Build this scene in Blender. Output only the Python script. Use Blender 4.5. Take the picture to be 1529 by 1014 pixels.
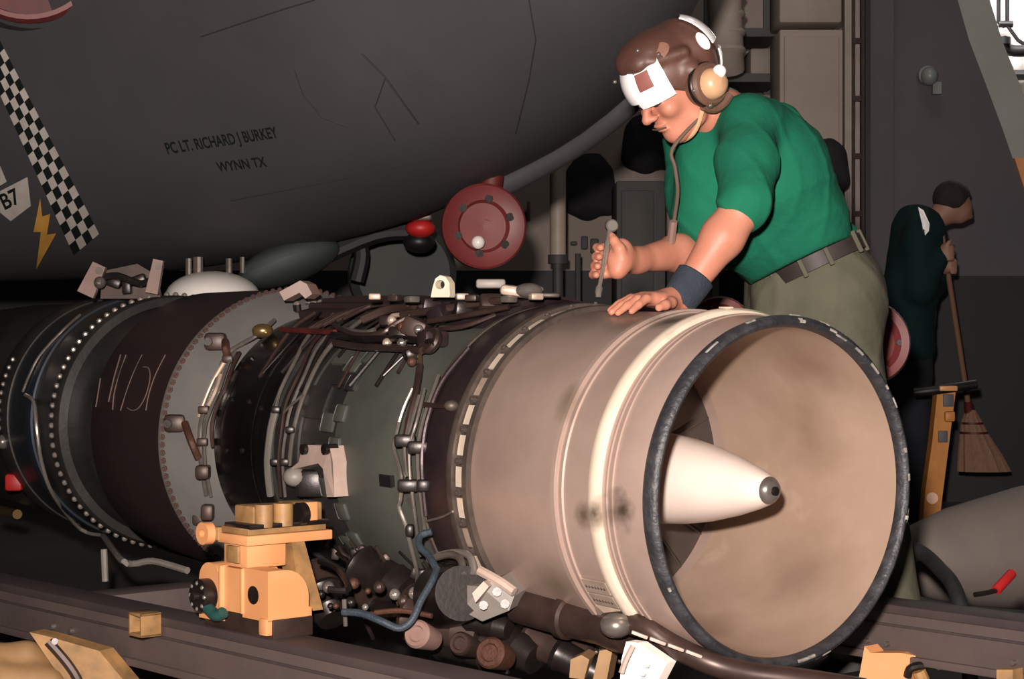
import bpy, bmesh, math, random
import numpy as np
from mathutils import Vector, Matrix, Quaternion
random.seed(7)
for _o in list(bpy.data.objects):
    bpy.data.objects.remove(_o, do_unlink=True)
scene = bpy.context.scene
COL = scene.collection

# ---------------------------------------------------------------- camera, world, lights, exposure
F_PX = 2800.0; CAM_H = 0.95
cam_d = bpy.data.cameras.new('camera'); cam = bpy.data.objects.new('camera', cam_d); COL.objects.link(cam)
cam_d.sensor_width = 36.0; cam_d.lens = 36.0 * F_PX / 1529.0
cam.location = (0, 0, CAM_H); cam.rotation_euler = (math.radians(90), 0, 0)
cam_d.clip_end = 200
scene.camera = cam
world = bpy.data.worlds.new('world'); scene.world = world; world.use_nodes = True
wb = world.node_tree.nodes['Background']; wb.inputs[0].default_value = (0.9, 0.8, 0.76, 1); wb.inputs[1].default_value = 0.0025

def lamp(name, kind, loc, power, color, size=0.1, target=None, spot=None):
    l = bpy.data.lights.new(name, kind); l.energy = power; l.color = color
    if kind == 'AREA': l.size = size
    else: l.shadow_soft_size = size
    if spot: l.spot_size = math.radians(spot); l.spot_blend = 0.6
    o = bpy.data.objects.new(name, l); COL.objects.link(o); o.location = loc
    if target is not None:
        o.rotation_euler = (Vector(target) - Vector(loc)).to_track_quat('-Z', 'Y').to_euler()
    return o
FLASH = 1650.0
lamp('camera_flash_offscreen', 'SPOT', (-0.10, -0.02, CAM_H + 0.24), FLASH, (1.0, 0.875, 0.80), 0.05, (0.15, 4.5, 0.9), 75)
lamp('bay_lamp_far_offscreen', 'AREA', (3.4, 12.9, 4.8), 230, (1.0, 0.95, 0.92), 1.0, (3.6, 14.2, 2.4))
lamp('bay_lamp_high_offscreen', 'AREA', (1.5, 8.0, 6.5), 40, (1.0, 0.88, 0.82), 2.0, (1.6, 10.5, 1.2))
vs = scene.view_settings
vs.view_transform = 'Standard'; vs.look = 'None'; vs.exposure = 0.0; vs.gamma = 1.0; vs.use_curve_mapping = False

# ---------------------------------------------------------------- helpers
def P(px, py, Y):
    return Vector(((px - 764.5) * Y / F_PX, Y, CAM_H - (py - 507.0) * Y / F_PX))
AZ = math.radians(35.5); EL = math.radians(0.9)
ED = Vector((-math.sin(AZ) * math.cos(EL), math.cos(AZ) * math.cos(EL), math.sin(EL)))
EU = Vector((-math.cos(AZ), -math.sin(AZ), 0.0))
EV = ED.cross(-EU); EV = EV if EV.z > 0 else -EV
EC = P(1170, 735, 3.83)
def E(s, t, r):
    t = math.radians(t)
    return EC + s * ED + r * (math.cos(t) * EV + math.sin(t) * EU)
def on_engine(px, py, r):
    """(s, theta) of the point of an engine cylinder of radius r that the photo shows at a pixel"""
    D = Vector(((px - 764.5) / F_PX, 1, -(py - 507) / F_PX)); O = Vector((0, 0, CAM_H)) - EC
    Dd = D - D.dot(ED) * ED; Oo = O - O.dot(ED) * ED
    a = Dd.dot(Dd); b = 2 * Dd.dot(Oo); c = Oo.dot(Oo) - r * r; q = b * b - 4 * a * c
    t = (-b - math.sqrt(max(q, 0))) / (2 * a); p = O + t * D
    return p.dot(ED), math.degrees(math.atan2(p.dot(EU), p.dot(EV)))
def OE(px, py, r, dr=0.0):
    s, t = on_engine(px, py, r); return E(s, t, r + dr)

def lin(h):
    h = h.lstrip('#'); c = [int(h[i:i + 2], 16) / 255 for i in (0, 2, 4)]
    return tuple((x / 12.92 if x <= 0.04045 else ((x + 0.055) / 1.055) ** 2.4) for x in c)
MATS = {}
def mat(name, c1, c2=None, rough=0.6, metal=0.0, scale=8.0, bump=0.0, bscale=None, spec=0.5, stretch=None, contrast=(0.35, 0.65), c3=None, coat=0.0, detail=6.0, trans=None):
    """principled material; noise mixes two (or three) colours of the same surface, fine bump for grain"""
    m = bpy.data.materials.new(name); m.use_nodes = True; nt = m.node_tree; N = nt.nodes; L = nt.links
    b = N['Principled BSDF']
    b.inputs['Roughness'].default_value = rough; b.inputs['Metallic'].default_value = metal
    b.inputs['Specular IOR Level'].default_value = spec
    if coat: b.inputs['Coat Weight'].default_value = coat; b.inputs['Coat Roughness'].default_value = 0.15
    c1 = lin(c1) if isinstance(c1, str) else c1
    b.inputs['Base Color'].default_value = (*c1, 1)
    tc = N.new('ShaderNodeTexCoord'); mp = N.new('ShaderNodeMapping'); L.new(tc.outputs['Object'], mp.inputs[0])
    if stretch: mp.inputs['Scale'].default_value = stretch
    if c2 is not None:
        c2 = lin(c2) if isinstance(c2, str) else c2
        nz = N.new('ShaderNodeTexNoise'); nz.inputs['Scale'].default_value = scale; nz.inputs['Detail'].default_value = detail; nz.inputs['Roughness'].default_value = 0.6
        L.new(mp.outputs[0], nz.inputs['Vector'])
        r = N.new('ShaderNodeValToRGB'); r.color_ramp.elements[0].position = contrast[0]; r.color_ramp.elements[1].position = contrast[1]
        r.color_ramp.elements[0].color = (*c1, 1); r.color_ramp.elements[1].color = (*c2, 1)
        if c3 is not None:
            c3 = lin(c3) if isinstance(c3, str) else c3
            e = r.color_ramp.elements.new(min(0.97, contrast[1] + 0.16)); e.color = (*c3, 1)
        L.new(nz.outputs[0], r.inputs[0]); L.new(r.outputs[0], b.inputs['Base Color'])
    if bump:
        n2 = N.new('ShaderNodeTexNoise'); n2.inputs['Scale'].default_value = bscale or scale * 6; n2.inputs['Detail'].default_value = 5
        L.new(mp.outputs[0], n2.inputs['Vector'])
        bp = N.new('ShaderNodeBump'); bp.inputs['Strength'].default_value = bump; bp.inputs['Distance'].default_value = 0.01
        L.new(n2.outputs[0], bp.inputs['Height']); L.new(bp.outputs[0], b.inputs['Normal'])
    MATS[name] = m
    return m

def root(name, loc, label=None, cat=None, group=None):
    o = bpy.data.objects.new(name, None); o.empty_display_size = 0.1; COL.objects.link(o); o.location = loc
    tag(o, label, cat, group); return o
def tag(o, label=None, cat=None, group=None, kind=None):
    if label: o['label'] = label
    if cat: o['category'] = cat
    if group: o['group'] = group
    if kind: o['kind'] = kind
    return o
def wloc(o):
    v = Vector((0, 0, 0))
    while o is not None: v = v + o.location; o = o.parent
    return v

def frame_of(dirv):
    d = Vector(dirv).normalized(); a = Vector((0, 0, 1)) if abs(d.z) < 0.9 else Vector((1, 0, 0))
    x = a.cross(d).normalized(); return x, d.cross(x), d

class MB:
    def __init__(self): self.v = []; self.f = []; self.mi = []; self.cur = 0
    def add(self, vs_, fs): 
        n = len(self.v); self.v += [tuple(p) for p in vs_]
        for f in fs: self.f.append(tuple(i + n for i in f)); self.mi.append(self.cur)
        return self
    def box(self, c, size, R=None):
        c = Vector(c); hx, hy, hz = [s / 2 for s in size]
        pts = [Vector((x, y, z)) for x in (-hx, hx) for y in (-hy, hy) for z in (-hz, hz)]
        if R is not None: pts = [R @ p for p in pts]
        return self.add([c + p for p in pts], [(0, 1, 3, 2), (4, 6, 7, 5), (0, 4, 5, 1), (2, 3, 7, 6), (0, 2, 6, 4), (1, 5, 7, 3)])
    def bbox(self, c, size, R=None, b=0.01, seg=2):
        """box with rounded edges"""
        bm = bmesh.new(); bmesh.ops.create_cube(bm, size=1.0)
        bmesh.ops.scale(bm, vec=size, verts=bm.verts)
        bmesh.ops.bevel(bm, geom=bm.edges[:], offset=b, segments=seg, affect='EDGES', profile=0.5)
        vs_ = [Vector(c) + ((R @ v.co) if R is not None else v.co) for v in bm.verts]
        bm.verts.index_update(); fs = [tuple(v.index for v in f.verts) for f in bm.faces]; bm.free()
        return self.add(vs_, fs)
    def cyl(self, p0, p1, r0, r1=None, n=16, cap=True):
        p0 = Vector(p0); p1 = Vector(p1); r1 = r0 if r1 is None else r1
        x, y, d = frame_of(p1 - p0); vs_ = []
        for p, r in ((p0, r0), (p1, r1)):
            for i in range(n):
                a = 2 * math.pi * i / n; vs_.append(p + r * (math.cos(a) * x + math.sin(a) * y))
        fs = [(i, (i + 1) % n, n + (i + 1) % n, n + i) for i in range(n)]
        if cap: fs += [tuple(reversed(range(n))), tuple(range(n, 2 * n))]
        return self.add(vs_, fs)
    def rev(self, o, d, prof, n=32, a0=0.0, a1=360.0, close=False):
        """revolve profile [(s, r)] about axis o + s*d"""
        o = Vector(o); x, y, d = frame_of(d); full = abs(a1 - a0) >= 359.9; m = n if full else n + 1; vs_ = []
        for s, r in prof:
            for i in range(m):
                a = math.radians(a0 + (a1 - a0) * i / n); vs_.append(o + s * d + r * (math.cos(a) * x + math.sin(a) * y))
        fs = []; k = len(prof); rng = range(k if close else k - 1)
        for j in rng:
            j2 = (j + 1) % k
            for i in range(n):
                i2 = (i + 1) % m; fs.append((j * m + i, j * m + i2, j2 * m + i2, j2 * m + i))
        return self.add(vs_, fs)
    def sphere(self, c, r, n=16, m=10, R=None):
        c = Vector(c); rr = r if isinstance(r, (tuple, list)) else (r, r, r); vs_ = []
        for j in range(1, m):
            b = math.pi * j / m
            for i in range(n):
                a = 2 * math.pi * i / n; p = Vector((rr[0] * math.sin(b) * math.cos(a), rr[1] * math.sin(b) * math.sin(a), rr[2] * math.cos(b)))
                vs_.append(c + (R @ p if R is not None else p))
        t = Vector((0, 0, rr[2])); t = R @ t if R is not None else t
        vs_ += [c + t, c - t]; fs = []
        for j in range(m - 2):
            for i in range(n): fs.append((j * n + i, (j + 1) * n + i, (j + 1) * n + (i + 1) % n, j * n + (i + 1) % n))
        T = (m - 1) * n
        for i in range(n): fs.append((T, i, (i + 1) % n)); fs.append((T + 1, (m - 2) * n + (i + 1) % n, (m - 2) * n + i))
        return self.add(vs_, fs)
    def tube(self, pts, r, n=8, sub=4, cap=True):
        pts = [Vector(p) for p in pts]
        if sub > 1 and len(pts) > 2:
            out = []
            for i in range(len(pts) - 1):
                p0 = pts[max(i - 1, 0)]; p1 = pts[i]; p2 = pts[i + 1]; p3 = pts[min(i + 2, len(pts) - 1)]
                for k in range(sub):
                    t = k / sub
                    out.append(0.5 * ((2 * p1) + (p2 - p0) * t + (2 * p0 - 5 * p1 + 4 * p2 - p3) * t * t + (3 * p1 - p0 - 3 * p2 + p3) * t ** 3))
            out.append(pts[-1]); pts = out
        rs = r if isinstance(r, (list, tuple)) else None
        x = None; vs_ = []; K = len(pts)
        for i, p in enumerate(pts):
            d = (pts[min(i + 1, K - 1)] - pts[max(i - 1, 0)])
            d = d.normalized() if d.length > 1e-9 else Vector((0, 0, 1))
            if x is None: x, y, _ = frame_of(d)
            else:
                x = (x - x.dot(d) * d); x = x.normalized() if x.length > 1e-6 else frame_of(d)[0]; y = d.cross(x)
            ri = rs[0] + (rs[1] - rs[0]) * i / (K - 1) if rs else r
            for k in range(n):
                a = 2 * math.pi * k / n; vs_.append(p + ri * (math.cos(a) * x + math.sin(a) * y))
        fs = []
        for j in range(K - 1):
            for k in range(n): fs.append((j * n + k, j * n + (k + 1) % n, (j + 1) * n + (k + 1) % n, (j + 1) * n + k))
        if cap: fs += [tuple(reversed(range(n))), tuple((K - 1) * n + k for k in range(n))]
        return self.add(vs_, fs)
    def prism(self, poly, off, hole=None):
        """polygon of 3D points extruded by vector off"""
        off = Vector(off); n = len(poly); a = [Vector(p) for p in poly]
        fs = [(i, (i + 1) % n, n + (i + 1) % n, n + i) for i in range(n)] + [tuple(reversed(range(n))), tuple(range(n, 2 * n))]
        return self.add(a + [p + off for p in a], fs)
    def build(self, name, m, parent=None, smooth=True, angle=35, **kw):
        if parent is not None: o0 = wloc(parent)
        else:
            A = np.array(self.v); o0 = Vector(((A[:, 0].min() + A[:, 0].max()) / 2, (A[:, 1].min() + A[:, 1].max()) / 2, A[:, 2].min()))
        me = bpy.data.meshes.new(name); me.from_pydata([(p[0] - o0.x, p[1] - o0.y, p[2] - o0.z) for p in self.v], [], self.f)
        ms = m if isinstance(m, (list, tuple)) else [m]
        for mm in ms: me.materials.append(MATS[mm])
        if len(ms) > 1: me.polygons.foreach_set('material_index', self.mi)
        bm = bmesh.new(); bm.from_mesh(me); bmesh.ops.recalc_face_normals(bm, faces=bm.faces); bm.to_mesh(me); bm.free()
        if smooth:
            me.polygons.foreach_set('use_smooth', [True] * len(me.polygons)); me.set_sharp_from_angle(angle=math.radians(angle))
        o = bpy.data.objects.new(name, me); COL.objects.link(o)
        if parent is not None: o.parent = parent
        else: o.location = o0
        tag(o, **kw); return o
def place(mesh_obj_data, name, p, normal, parent, scale=1.0, **kw):
    """one more piece that shares mesh data, its +Z along normal"""
    o = bpy.data.objects.new(name, mesh_obj_data); COL.objects.link(o); o.parent = parent
    o.location = Vector(p) - wloc(parent); o.rotation_mode = 'QUATERNION'
    o.rotation_quaternion = Vector((0, 0, 1)).rotation_difference(Vector(normal).normalized()); o.scale = (scale,) * 3
    tag(o, **kw); return o
def meshdata(mb, name, m, smooth=True):
    me = bpy.data.meshes.new(name); me.from_pydata(mb.v, [], mb.f); me.materials.append(MATS[m])
    bm = bmesh.new(); bm.from_mesh(me); bmesh.ops.recalc_face_normals(bm, faces=bm.faces); bm.to_mesh(me); bm.free()
    if smooth: me.polygons.foreach_set('use_smooth', [True] * len(me.polygons)); me.set_sharp_from_angle(angle=math.radians(35))
    return me

# ---------------------------------------------------------------- implicit surfaces for bodies and clothing
class SDF:
    """smooth union of tapered capsules and ellipsoids, meshed by surface nets into one closed surface"""
    def __init__(self, lo, hi, h):
        self.h = h; self.lo = np.array(lo, dtype=np.float32)
        self.n = np.ceil((np.array(hi) - np.array(lo)) / h).astype(int) + 1
        self.F = np.full(self.n, 0.5, dtype=np.float32)
    def _box(self, pmin, pmax):
        a = np.clip(np.floor((np.array(pmin) - self.lo) / self.h).astype(int), 0, self.n - 1)
        b = np.clip(np.ceil((np.array(pmax) - self.lo) / self.h).astype(int) + 1, 1, self.n)
        sl = tuple(slice(int(i), int(j)) for i, j in zip(a, b))
        g = [self.lo[k] + self.h * np.arange(a[k], b[k], dtype=np.float32) for k in range(3)]
        return sl, (g[0][:, None, None], g[1][None, :, None], g[2][None, None, :])
    def _merge(self, sl, d, k, sub=False):
        A = self.F[sl]
        if sub: self.F[sl] = np.maximum(A, -d); return
        if k > 1e-6:
            hh = np.clip(0.5 + 0.5 * (A - d) / k, 0, 1); self.F[sl] = A + (d - A) * hh - k * hh * (1 - hh)
        else: self.F[sl] = np.minimum(A, d)
    def cap(self, a, b, r1, r2=None, k=0.02, sub=False):
        r2 = r1 if r2 is None else r2; a = np.array(a, dtype=np.float32); b = np.array(b, dtype=np.float32); R = max(r1, r2) + k * 1.2 + 3 * self.h + 0.01
        sl, (x, y, z) = self._box(np.minimum(a, b) - R, np.maximum(a, b) + R); ba = b - a; L2 = max(float(ba @ ba), 1e-9)
        t = np.clip(((x - a[0]) * ba[0] + (y - a[1]) * ba[1] + (z - a[2]) * ba[2]) / L2, 0, 1)
        d = np.sqrt((x - a[0] - t * ba[0]) ** 2 + (y - a[1] - t * ba[1]) ** 2 + (z - a[2] - t * ba[2]) ** 2) - (r1 + (r2 - r1) * t)
        self._merge(sl, d, k, sub); return self
    def chain(self, pts, rs, k=0.02):
        for i in range(len(pts) - 1): self.cap(pts[i], pts[i + 1], rs[i], rs[i + 1], k)
        return self
    def ell(self, c, rad, axes=None, k=0.02, sub=False):
        c = np.array(c, dtype=np.float32); rad = np.array(rad, dtype=np.float32); R = rad.max() + k * 1.2 + 3 * self.h + 0.01
        sl, (x, y, z) = self._box(c - R, c + R); x = x - c[0]; y = y - c[1]; z = z - c[2]
        if axes is not None:
            A = [np.array(q, dtype=np.float32) for q in axes]
            x, y, z = [x * q[0] + y * q[1] + z * q[2] for q in A]
        k0 = np.sqrt((x / rad[0]) ** 2 + (y / rad[1]) ** 2 + (z / rad[2]) ** 2)
        k1 = np.sqrt((x / rad[0] ** 2) ** 2 + (y / rad[1] ** 2) ** 2 + (z / rad[2] ** 2) ** 2) + 1e-6
        self._merge(sl, np.where(k0 < 1e-3, -rad.min(), k0 * (k0 - 1) / k1).astype(np.float32), k, sub); return self
    def cut(self, p, nrm):
        """keep the side where (x-p).nrm < 0"""
        sl, (x, y, z) = self._box(self.lo, self.lo + self.h * self.n); p = np.array(p, dtype=np.float32); q = np.array(nrm, dtype=np.float32); q /= np.linalg.norm(q)
        self.F = np.maximum(self.F, ((x - p[0]) * q[0] + (y - p[1]) * q[1] + (z - p[2]) * q[2]).astype(np.float32)); return self
    def wrinkle(self, waves):
        """cloth folds: (amplitude, direction, frequency, phase, bend direction, bend)"""
        sl, (x, y, z) = self._box(self.lo, self.lo + self.h * self.n); m = np.abs(self.F) < 0.06
        I = np.nonzero(m); X = x[I[0], 0, 0]; Y = y[0, I[1], 0]; Z = z[0, 0, I[2]]; d = np.zeros(len(X), dtype=np.float32)
        for amp, dr, fr, ph, bd, bn in waves:
            dr = np.array(dr, float); dr /= np.linalg.norm(dr); q = X * dr[0] + Y * dr[1] + Z * dr[2]; w = X * bd[0] + Y * bd[1] + Z * bd[2]
            env = 0.5 + 0.5 * np.sin(w * 9.1 + ph * 2.3 + 1.7 * np.sin(q * 4 + ph))
            sn = 1 - np.abs(np.sin(.5 * fr * q + .5 * bn * np.sin(w * 11 + ph) + ph)); d -= (amp * env * (sn ** 3 - .2)).astype(np.float32)
        self.F[I] += d; return self
    def mesh(self):
        F = self.F; ins = F < 0; n = F.shape
        c = np.zeros((n[0] - 1, n[1] - 1, n[2] - 1), dtype=np.int8)
        for i in (0, 1):
            for j in (0, 1):
                for k in (0, 1): c += ins[i:n[0] - 1 + i, j:n[1] - 1 + j, k:n[2] - 1 + k]
        act = (c > 0) & (c < 8); I, J, K = np.nonzero(act); idx = np.full(act.shape, -1, dtype=np.int32); idx[I, J, K] = np.arange(len(I))
        acc = np.zeros((len(I), 3)); cnt = np.zeros(len(I)); cr = [(i, j, k) for i in (0, 1) for j in (0, 1) for k in (0, 1)]
        for a in cr:
            for ax in range(3):
                if a[ax]: continue
                b = list(a); b[ax] = 1
                fa = F[I + a[0], J + a[1], K + a[2]]; fb = F[I + b[0], J + b[1], K + b[2]]; m = (fa < 0) != (fb < 0)
                t = np.where(m, fa / np.where(fa == fb, 1, fa - fb), 0); p = np.zeros((len(I), 3)); p[:] = a; p[:, ax] += t
                acc[m] += p[m]; cnt[m] += 1
        V = (acc / cnt[:, None] + np.stack([I, J, K], 1)) * self.h + self.lo; Q = []
        for ax in range(3):
            s0 = [slice(None)] * 3; s1 = [slice(None)] * 3; s0[ax] = slice(0, -1); s1[ax] = slice(1, None)
            A = ins[tuple(s0)]; B = ins[tuple(s1)]; e = A != B; u_, v_ = [(1, 2), (2, 0), (0, 1)][ax]
            sh = [slice(None)] * 3; sh[u_] = slice(1, -1); sh[v_] = slice(1, -1); e = e[tuple(sh)]; X = np.stack(np.nonzero(e), 1); X[:, u_] += 1; X[:, v_] += 1
            def cell(du, dv):
                y = X.copy(); y[:, u_] -= du; y[:, v_] -= dv; return idx[y[:, 0], y[:, 1], y[:, 2]]
            q = np.stack([cell(1, 1), cell(0, 1), cell(0, 0), cell(1, 0)], 1); fl = A[X[:, 0], X[:, 1], X[:, 2]]; q[~fl] = q[~fl][:, ::-1]; Q.append(q)
        return V, np.concatenate(Q)
    def build(self, name, m, parent, relax=1, **kw):
        V, Q = self.mesh()
        for _ in range(relax):
            S = np.zeros_like(V); N_ = np.zeros(len(V))
            for a, b in ((0, 1), (1, 2), (2, 3), (3, 0)):
                np.add.at(S, Q[:, a], V[Q[:, b]]); np.add.at(S, Q[:, b], V[Q[:, a]]); np.add.at(N_, Q[:, a], 1); np.add.at(N_, Q[:, b], 1)
            V = 0.45 * V + 0.55 * S / np.maximum(N_, 1)[:, None]
        o0 = np.array(wloc(parent)) if parent is not None else np.array([(V[:, 0].min() + V[:, 0].max()) / 2, (V[:, 1].min() + V[:, 1].max()) / 2, V[:, 2].min()])
        me = bpy.data.meshes.new(name); me.vertices.add(len(V)); me.vertices.foreach_set('co', (V - o0).astype(np.float32).ravel())
        me.loops.add(Q.size); me.loops.foreach_set('vertex_index', Q.astype(np.int32).ravel()); me.polygons.add(len(Q))
        me.polygons.foreach_set('loop_start', np.arange(0, Q.size, 4, dtype=np.int32)); me.polygons.foreach_set('loop_total', np.full(len(Q), 4, dtype=np.int32))
        me.update(calc_edges=True); me.validate()
        me.polygons.foreach_set('use_smooth', [True] * len(me.polygons)); me.materials.append(MATS[m])
        o = bpy.data.objects.new(name, me); COL.objects.link(o)
        if parent is not None: o.parent = parent
        else: o.location = Vector(o0)
        tag(o, **kw); return o

# ---------------------------------------------------------------- materials
mat('deck', '#3a3734', '#464240', rough=0.75, scale=1.5, bump=0.15, bscale=40, c3='#2f2c2a')
mat('wall_paint', '#8f837b', '#9b8f86', rough=0.7, scale=1.2)
mat('dado', '#141418', '#1b1b20', rough=0.6, scale=2)
mat('panel_dark', '#46434a', '#4f4b51', rough=0.6, scale=0.8, c3='#403d44')
mat('frame_grey', '#8f928c', '#999c96', rough=0.6, scale=2)
mat('white_bulkhead', '#e6e0dc', '#d8d2cd', rough=0.6, scale=2)
mat('black_paint', '#0d0d0f', '#151517', rough=0.5, scale=6)
mat('brown_post', '#3a2622', '#251a18', rough=0.7, scale=12, bump=0.2)
mat('tan_paint', '#a59a90', '#94897f', rough=0.7, scale=3)
mat('locker', '#a3968c', '#978a80', rough=0.6, scale=2)
mat('cabinet_grey', '#4b4a48', '#42413f', rough=0.6, scale=3)
mat('pipe_cream', '#b3a598', '#a4978b', rough=0.5, scale=5)
mat('dark_cloth', '#16161a', '#1f1e22', rough=0.9, scale=9, bump=0.4, bscale=20)
mat('hull', '#3b3a3d', '#424144', rough=0.62, scale=1.3, c3='#373639', bump=0.03, bscale=60)
mat('hull_line', '#28272b', rough=0.7)
mat('hull_scuff', '#54505a', '#6a3a3a', rough=0.7, scale=5)
mat('decal_black', '#0c1512', rough=0.6)
mat('decal_green', '#08140f', '#06100c', rough=0.6, scale=20)
mat('decal_white', '#b9b2ac', '#a9a29c', rough=0.6, scale=14)
mat('decal_orange', '#b8863a', '#c89645', rough=0.6, scale=14)
mat('red_paint', '#6e2c2c', '#5e2323', rough=0.5, scale=5, c3='#783131')
mat('red_bright', '#b02020', '#8f1818', rough=0.5, scale=8)
mat('red_dark', '#5a1715', '#3d0f0f', rough=0.6, scale=8)
mat('white_gloss', '#dcd8d2', '#e6e2dc', rough=0.25, scale=5)
mat('grey_door', '#4a5150', '#414847', rough=0.5, scale=4)
mat('rubber', '#121213', '#1c1c1d', rough=0.7, scale=20, bump=0.2)
mat('inlet', '#b39c91', '#a28b80', rough=0.38, metal=0.35, scale=3.5, c3='#c0ac9d', bump=0.02, bscale=40, detail=9)
mat('inlet_inner', '#b09887', '#a28a78', rough=0.45, metal=0.25, scale=4.0, c3='#bda795', bump=0.02, bscale=50, detail=9)
mat('inlet_bright', '#e2d3c0', '#d6c4b0', rough=0.32, metal=0.25, scale=9)
mat('soot', '#6b5a4c', '#8d7868', rough=0.6, metal=0.2, scale=14)
mat('seal', '#26262a', '#3a3a3d', rough=0.5, scale=24, c3='#6f6d6b', contrast=(0.45, 0.7), bump=0.3, bscale=90)
mat('seal_wear', '#a09a92', '#6d6964', rough=0.5, scale=40)
mat('nose_white', '#d9c9bf', '#d2c1b6', rough=0.25, scale=6)
mat('steel', '#7f7872', '#68615b', rough=0.3, metal=0.55, scale=20)
mat('chrome', '#b8b1a8', rough=0.2, metal=0.75)
mat('compressor', '#3a332f', '#453c37', rough=0.5, metal=0.3, scale=10)
mat('flange_light', '#b8a494', '#9d8a7b', rough=0.45, metal=0.3, scale=18)
mat('flange_dark', '#5d524b', '#453d38', rough=0.5, metal=0.4, scale=18)
mat('case_purple', '#2c2225', '#3c2f30', rough=0.4, metal=0.4, scale=6, bump=0.1)
mat('case_green', '#41433e', '#4a4c46', rough=0.5, scale=5, c3='#33302b')
mat('case_dark', '#2b2a29', '#3a3735', rough=0.4, metal=0.25, scale=7, bump=0.1)
mat('shroud_black', '#0e0d0d', '#181514', rough=0.22, scale=5, spec=0.6)
mat('face_grey', '#615f5d', '#6c6a67', rough=0.55, scale=6)
mat('case_brown', '#3c2a29', '#30292a', rough=0.5, metal=0.3, scale=3, c3='#2d2c2d', detail=8)
mat('chalk', '#66554f', rough=0.9)
mat('case_blue', '#2b3440', '#2f3030', rough=0.4, metal=0.35, scale=4, c3='#434a50')
mat('rust_bolt', '#5b4542', '#6b5550', rough=0.5, metal=0.4, scale=30)
mat('pale_bolt', '#9d938b', rough=0.3, metal=0.6)
mat('rust', '#573729', '#452a20', rough=0.6, metal=0.3, scale=20, bump=0.2)
mat('brown_tube', '#45342f', '#352825', rough=0.4, metal=0.4, scale=14)
mat('brass', '#a58a5e', '#8f744a', rough=0.3, metal=0.8, scale=20)
mat('clutter_dark', '#1d1918', '#2a2321', rough=0.35, metal=0.4, scale=16, bump=0.04)
mat('clutter_brown', '#45352f', '#342824', rough=0.45, metal=0.35, scale=12)
mat('pink_primer', '#8a7068', '#7a6058', rough=0.5, scale=9)
mat('gear_grey', '#76706a', '#827b75', rough=0.5, scale=10)
mat('blue_hose', '#333e48', '#27313a', rough=0.6, scale=30, bump=0.3)
mat('yellow', '#d69868', '#cf8e5c', rough=0.4, scale=6, c3='#c4854a')
mat('yellow_dirty', '#a57c4e', '#7a5e3c', rough=0.55, scale=14, c3='#453827')
mat('bracket_pale', '#b39e92', '#a08b80', rough=0.5, scale=12)
mat('bracket_white', '#e8ddd4', '#d9cdc3', rough=0.5, scale=16)
mat('tan_lug', '#c3b7a2', '#b3a690', rough=0.55, scale=16)
mat('rail', '#4c4140', '#564a46', rough=0.55, scale=3.5, c3='#423939', bump=0.08, bscale=50, detail=8)
mat('rail_top', '#382f31', '#423735', rough=0.6, scale=4, c3='#3d3336')
mat('wood', '#96744e', '#7d603e', rough=0.7, scale=6)
mat('teal_grip', '#1d4a46', '#173b38', rough=0.6, scale=30)
mat('skin', '#be816a', '#b2735e', rough=0.5, scale=9, c3='#c68b74', bump=0.06, bscale=120, spec=0.4)
mat('skin_far', '#8f6a58', rough=0.6)
mat('shirt', '#176a4f', '#146049', rough=0.9, scale=5, c3='#1d7457', bump=0.75, bscale=13, spec=0.2)
mat('shirt_dark', '#0e2825', '#0c2225', rough=0.9, scale=5, bump=0.3, bscale=30, spec=0.2)
mat('trousers', '#59584a', '#4f4f42', rough=0.9, scale=6, c3='#5f5d4c', bump=0.7, bscale=12, spec=0.2)
mat('navy_cloth', '#12141d', '#181a24', rough=0.9, scale=6, bump=0.3, bscale=30)
mat('belt', '#2c2422', '#352b29', rough=0.6, scale=14)
mat('wristband', '#2a333f', '#222a35', rough=0.9, scale=30, bump=0.4)
mat('helmet_brown', '#4d332c', '#5c3e35', rough=0.5, scale=9, bump=0.1)
mat('helmet_strap', '#8a5f4e', '#74503f', rough=0.6, scale=12, bump=0.1)
mat('cup_tan', '#cfa682', '#c39a76', rough=0.35, scale=9)
mat('cup_brown', '#6d5244', '#5c4438', rough=0.45, scale=9)
mat('tape', '#ffffff', rough=0.35, spec=1.0, coat=1.0)
mat('goggle_patch', '#7d4a44', '#8a544d', rough=0.5, scale=12)
mat('cord_brown', '#5a4a40', rough=0.7)
mat('hair', '#1b1412', '#241a16', rough=0.8, scale=40, bump=0.5)
mat('eye_white', '#d8cfc6', rough=0.3)
mat('boot', '#17120f', '#211a16', rough=0.6, scale=10)
mat('broom_straw', '#8a6a56', '#735645', rough=0.9, scale=30, stretch=(8, 8, 1))
mat('broom_stick', '#7a5a48', rough=0.6)
mat('jack_orange', '#c9863c', '#b97830', rough=0.5, scale=12)
mat('jack_label', '#59585a', rough=0.6)
mat('tank_grey', '#6a615c', '#746a64', rough=0.7, scale=4, c3='#655e59')
mat('fixture', '#7f8482', rough=0.4)

# ---------------------------------------------------------------- the hangar bay
MB().box((2, 8, -0.05), (26, 26, 0.1)).build('floor', 'deck', kind='structure')
YB = 12.0
wall = MB().box((-1.0, YB + 0.1, 3.2), (7.2, 0.2, 6.4)).build('wall_back', 'wall_paint', kind='structure')
MB().box((-1.0, YB - 0.01, 0.70), (7.2, 0.03, 1.38)).build('trim_1', 'dado', kind='structure')
MB().box((4.2, 14.4, 3.2), (9.0, 0.2, 6.4)).build('wall_far', 'white_bulkhead', kind='structure')

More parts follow.
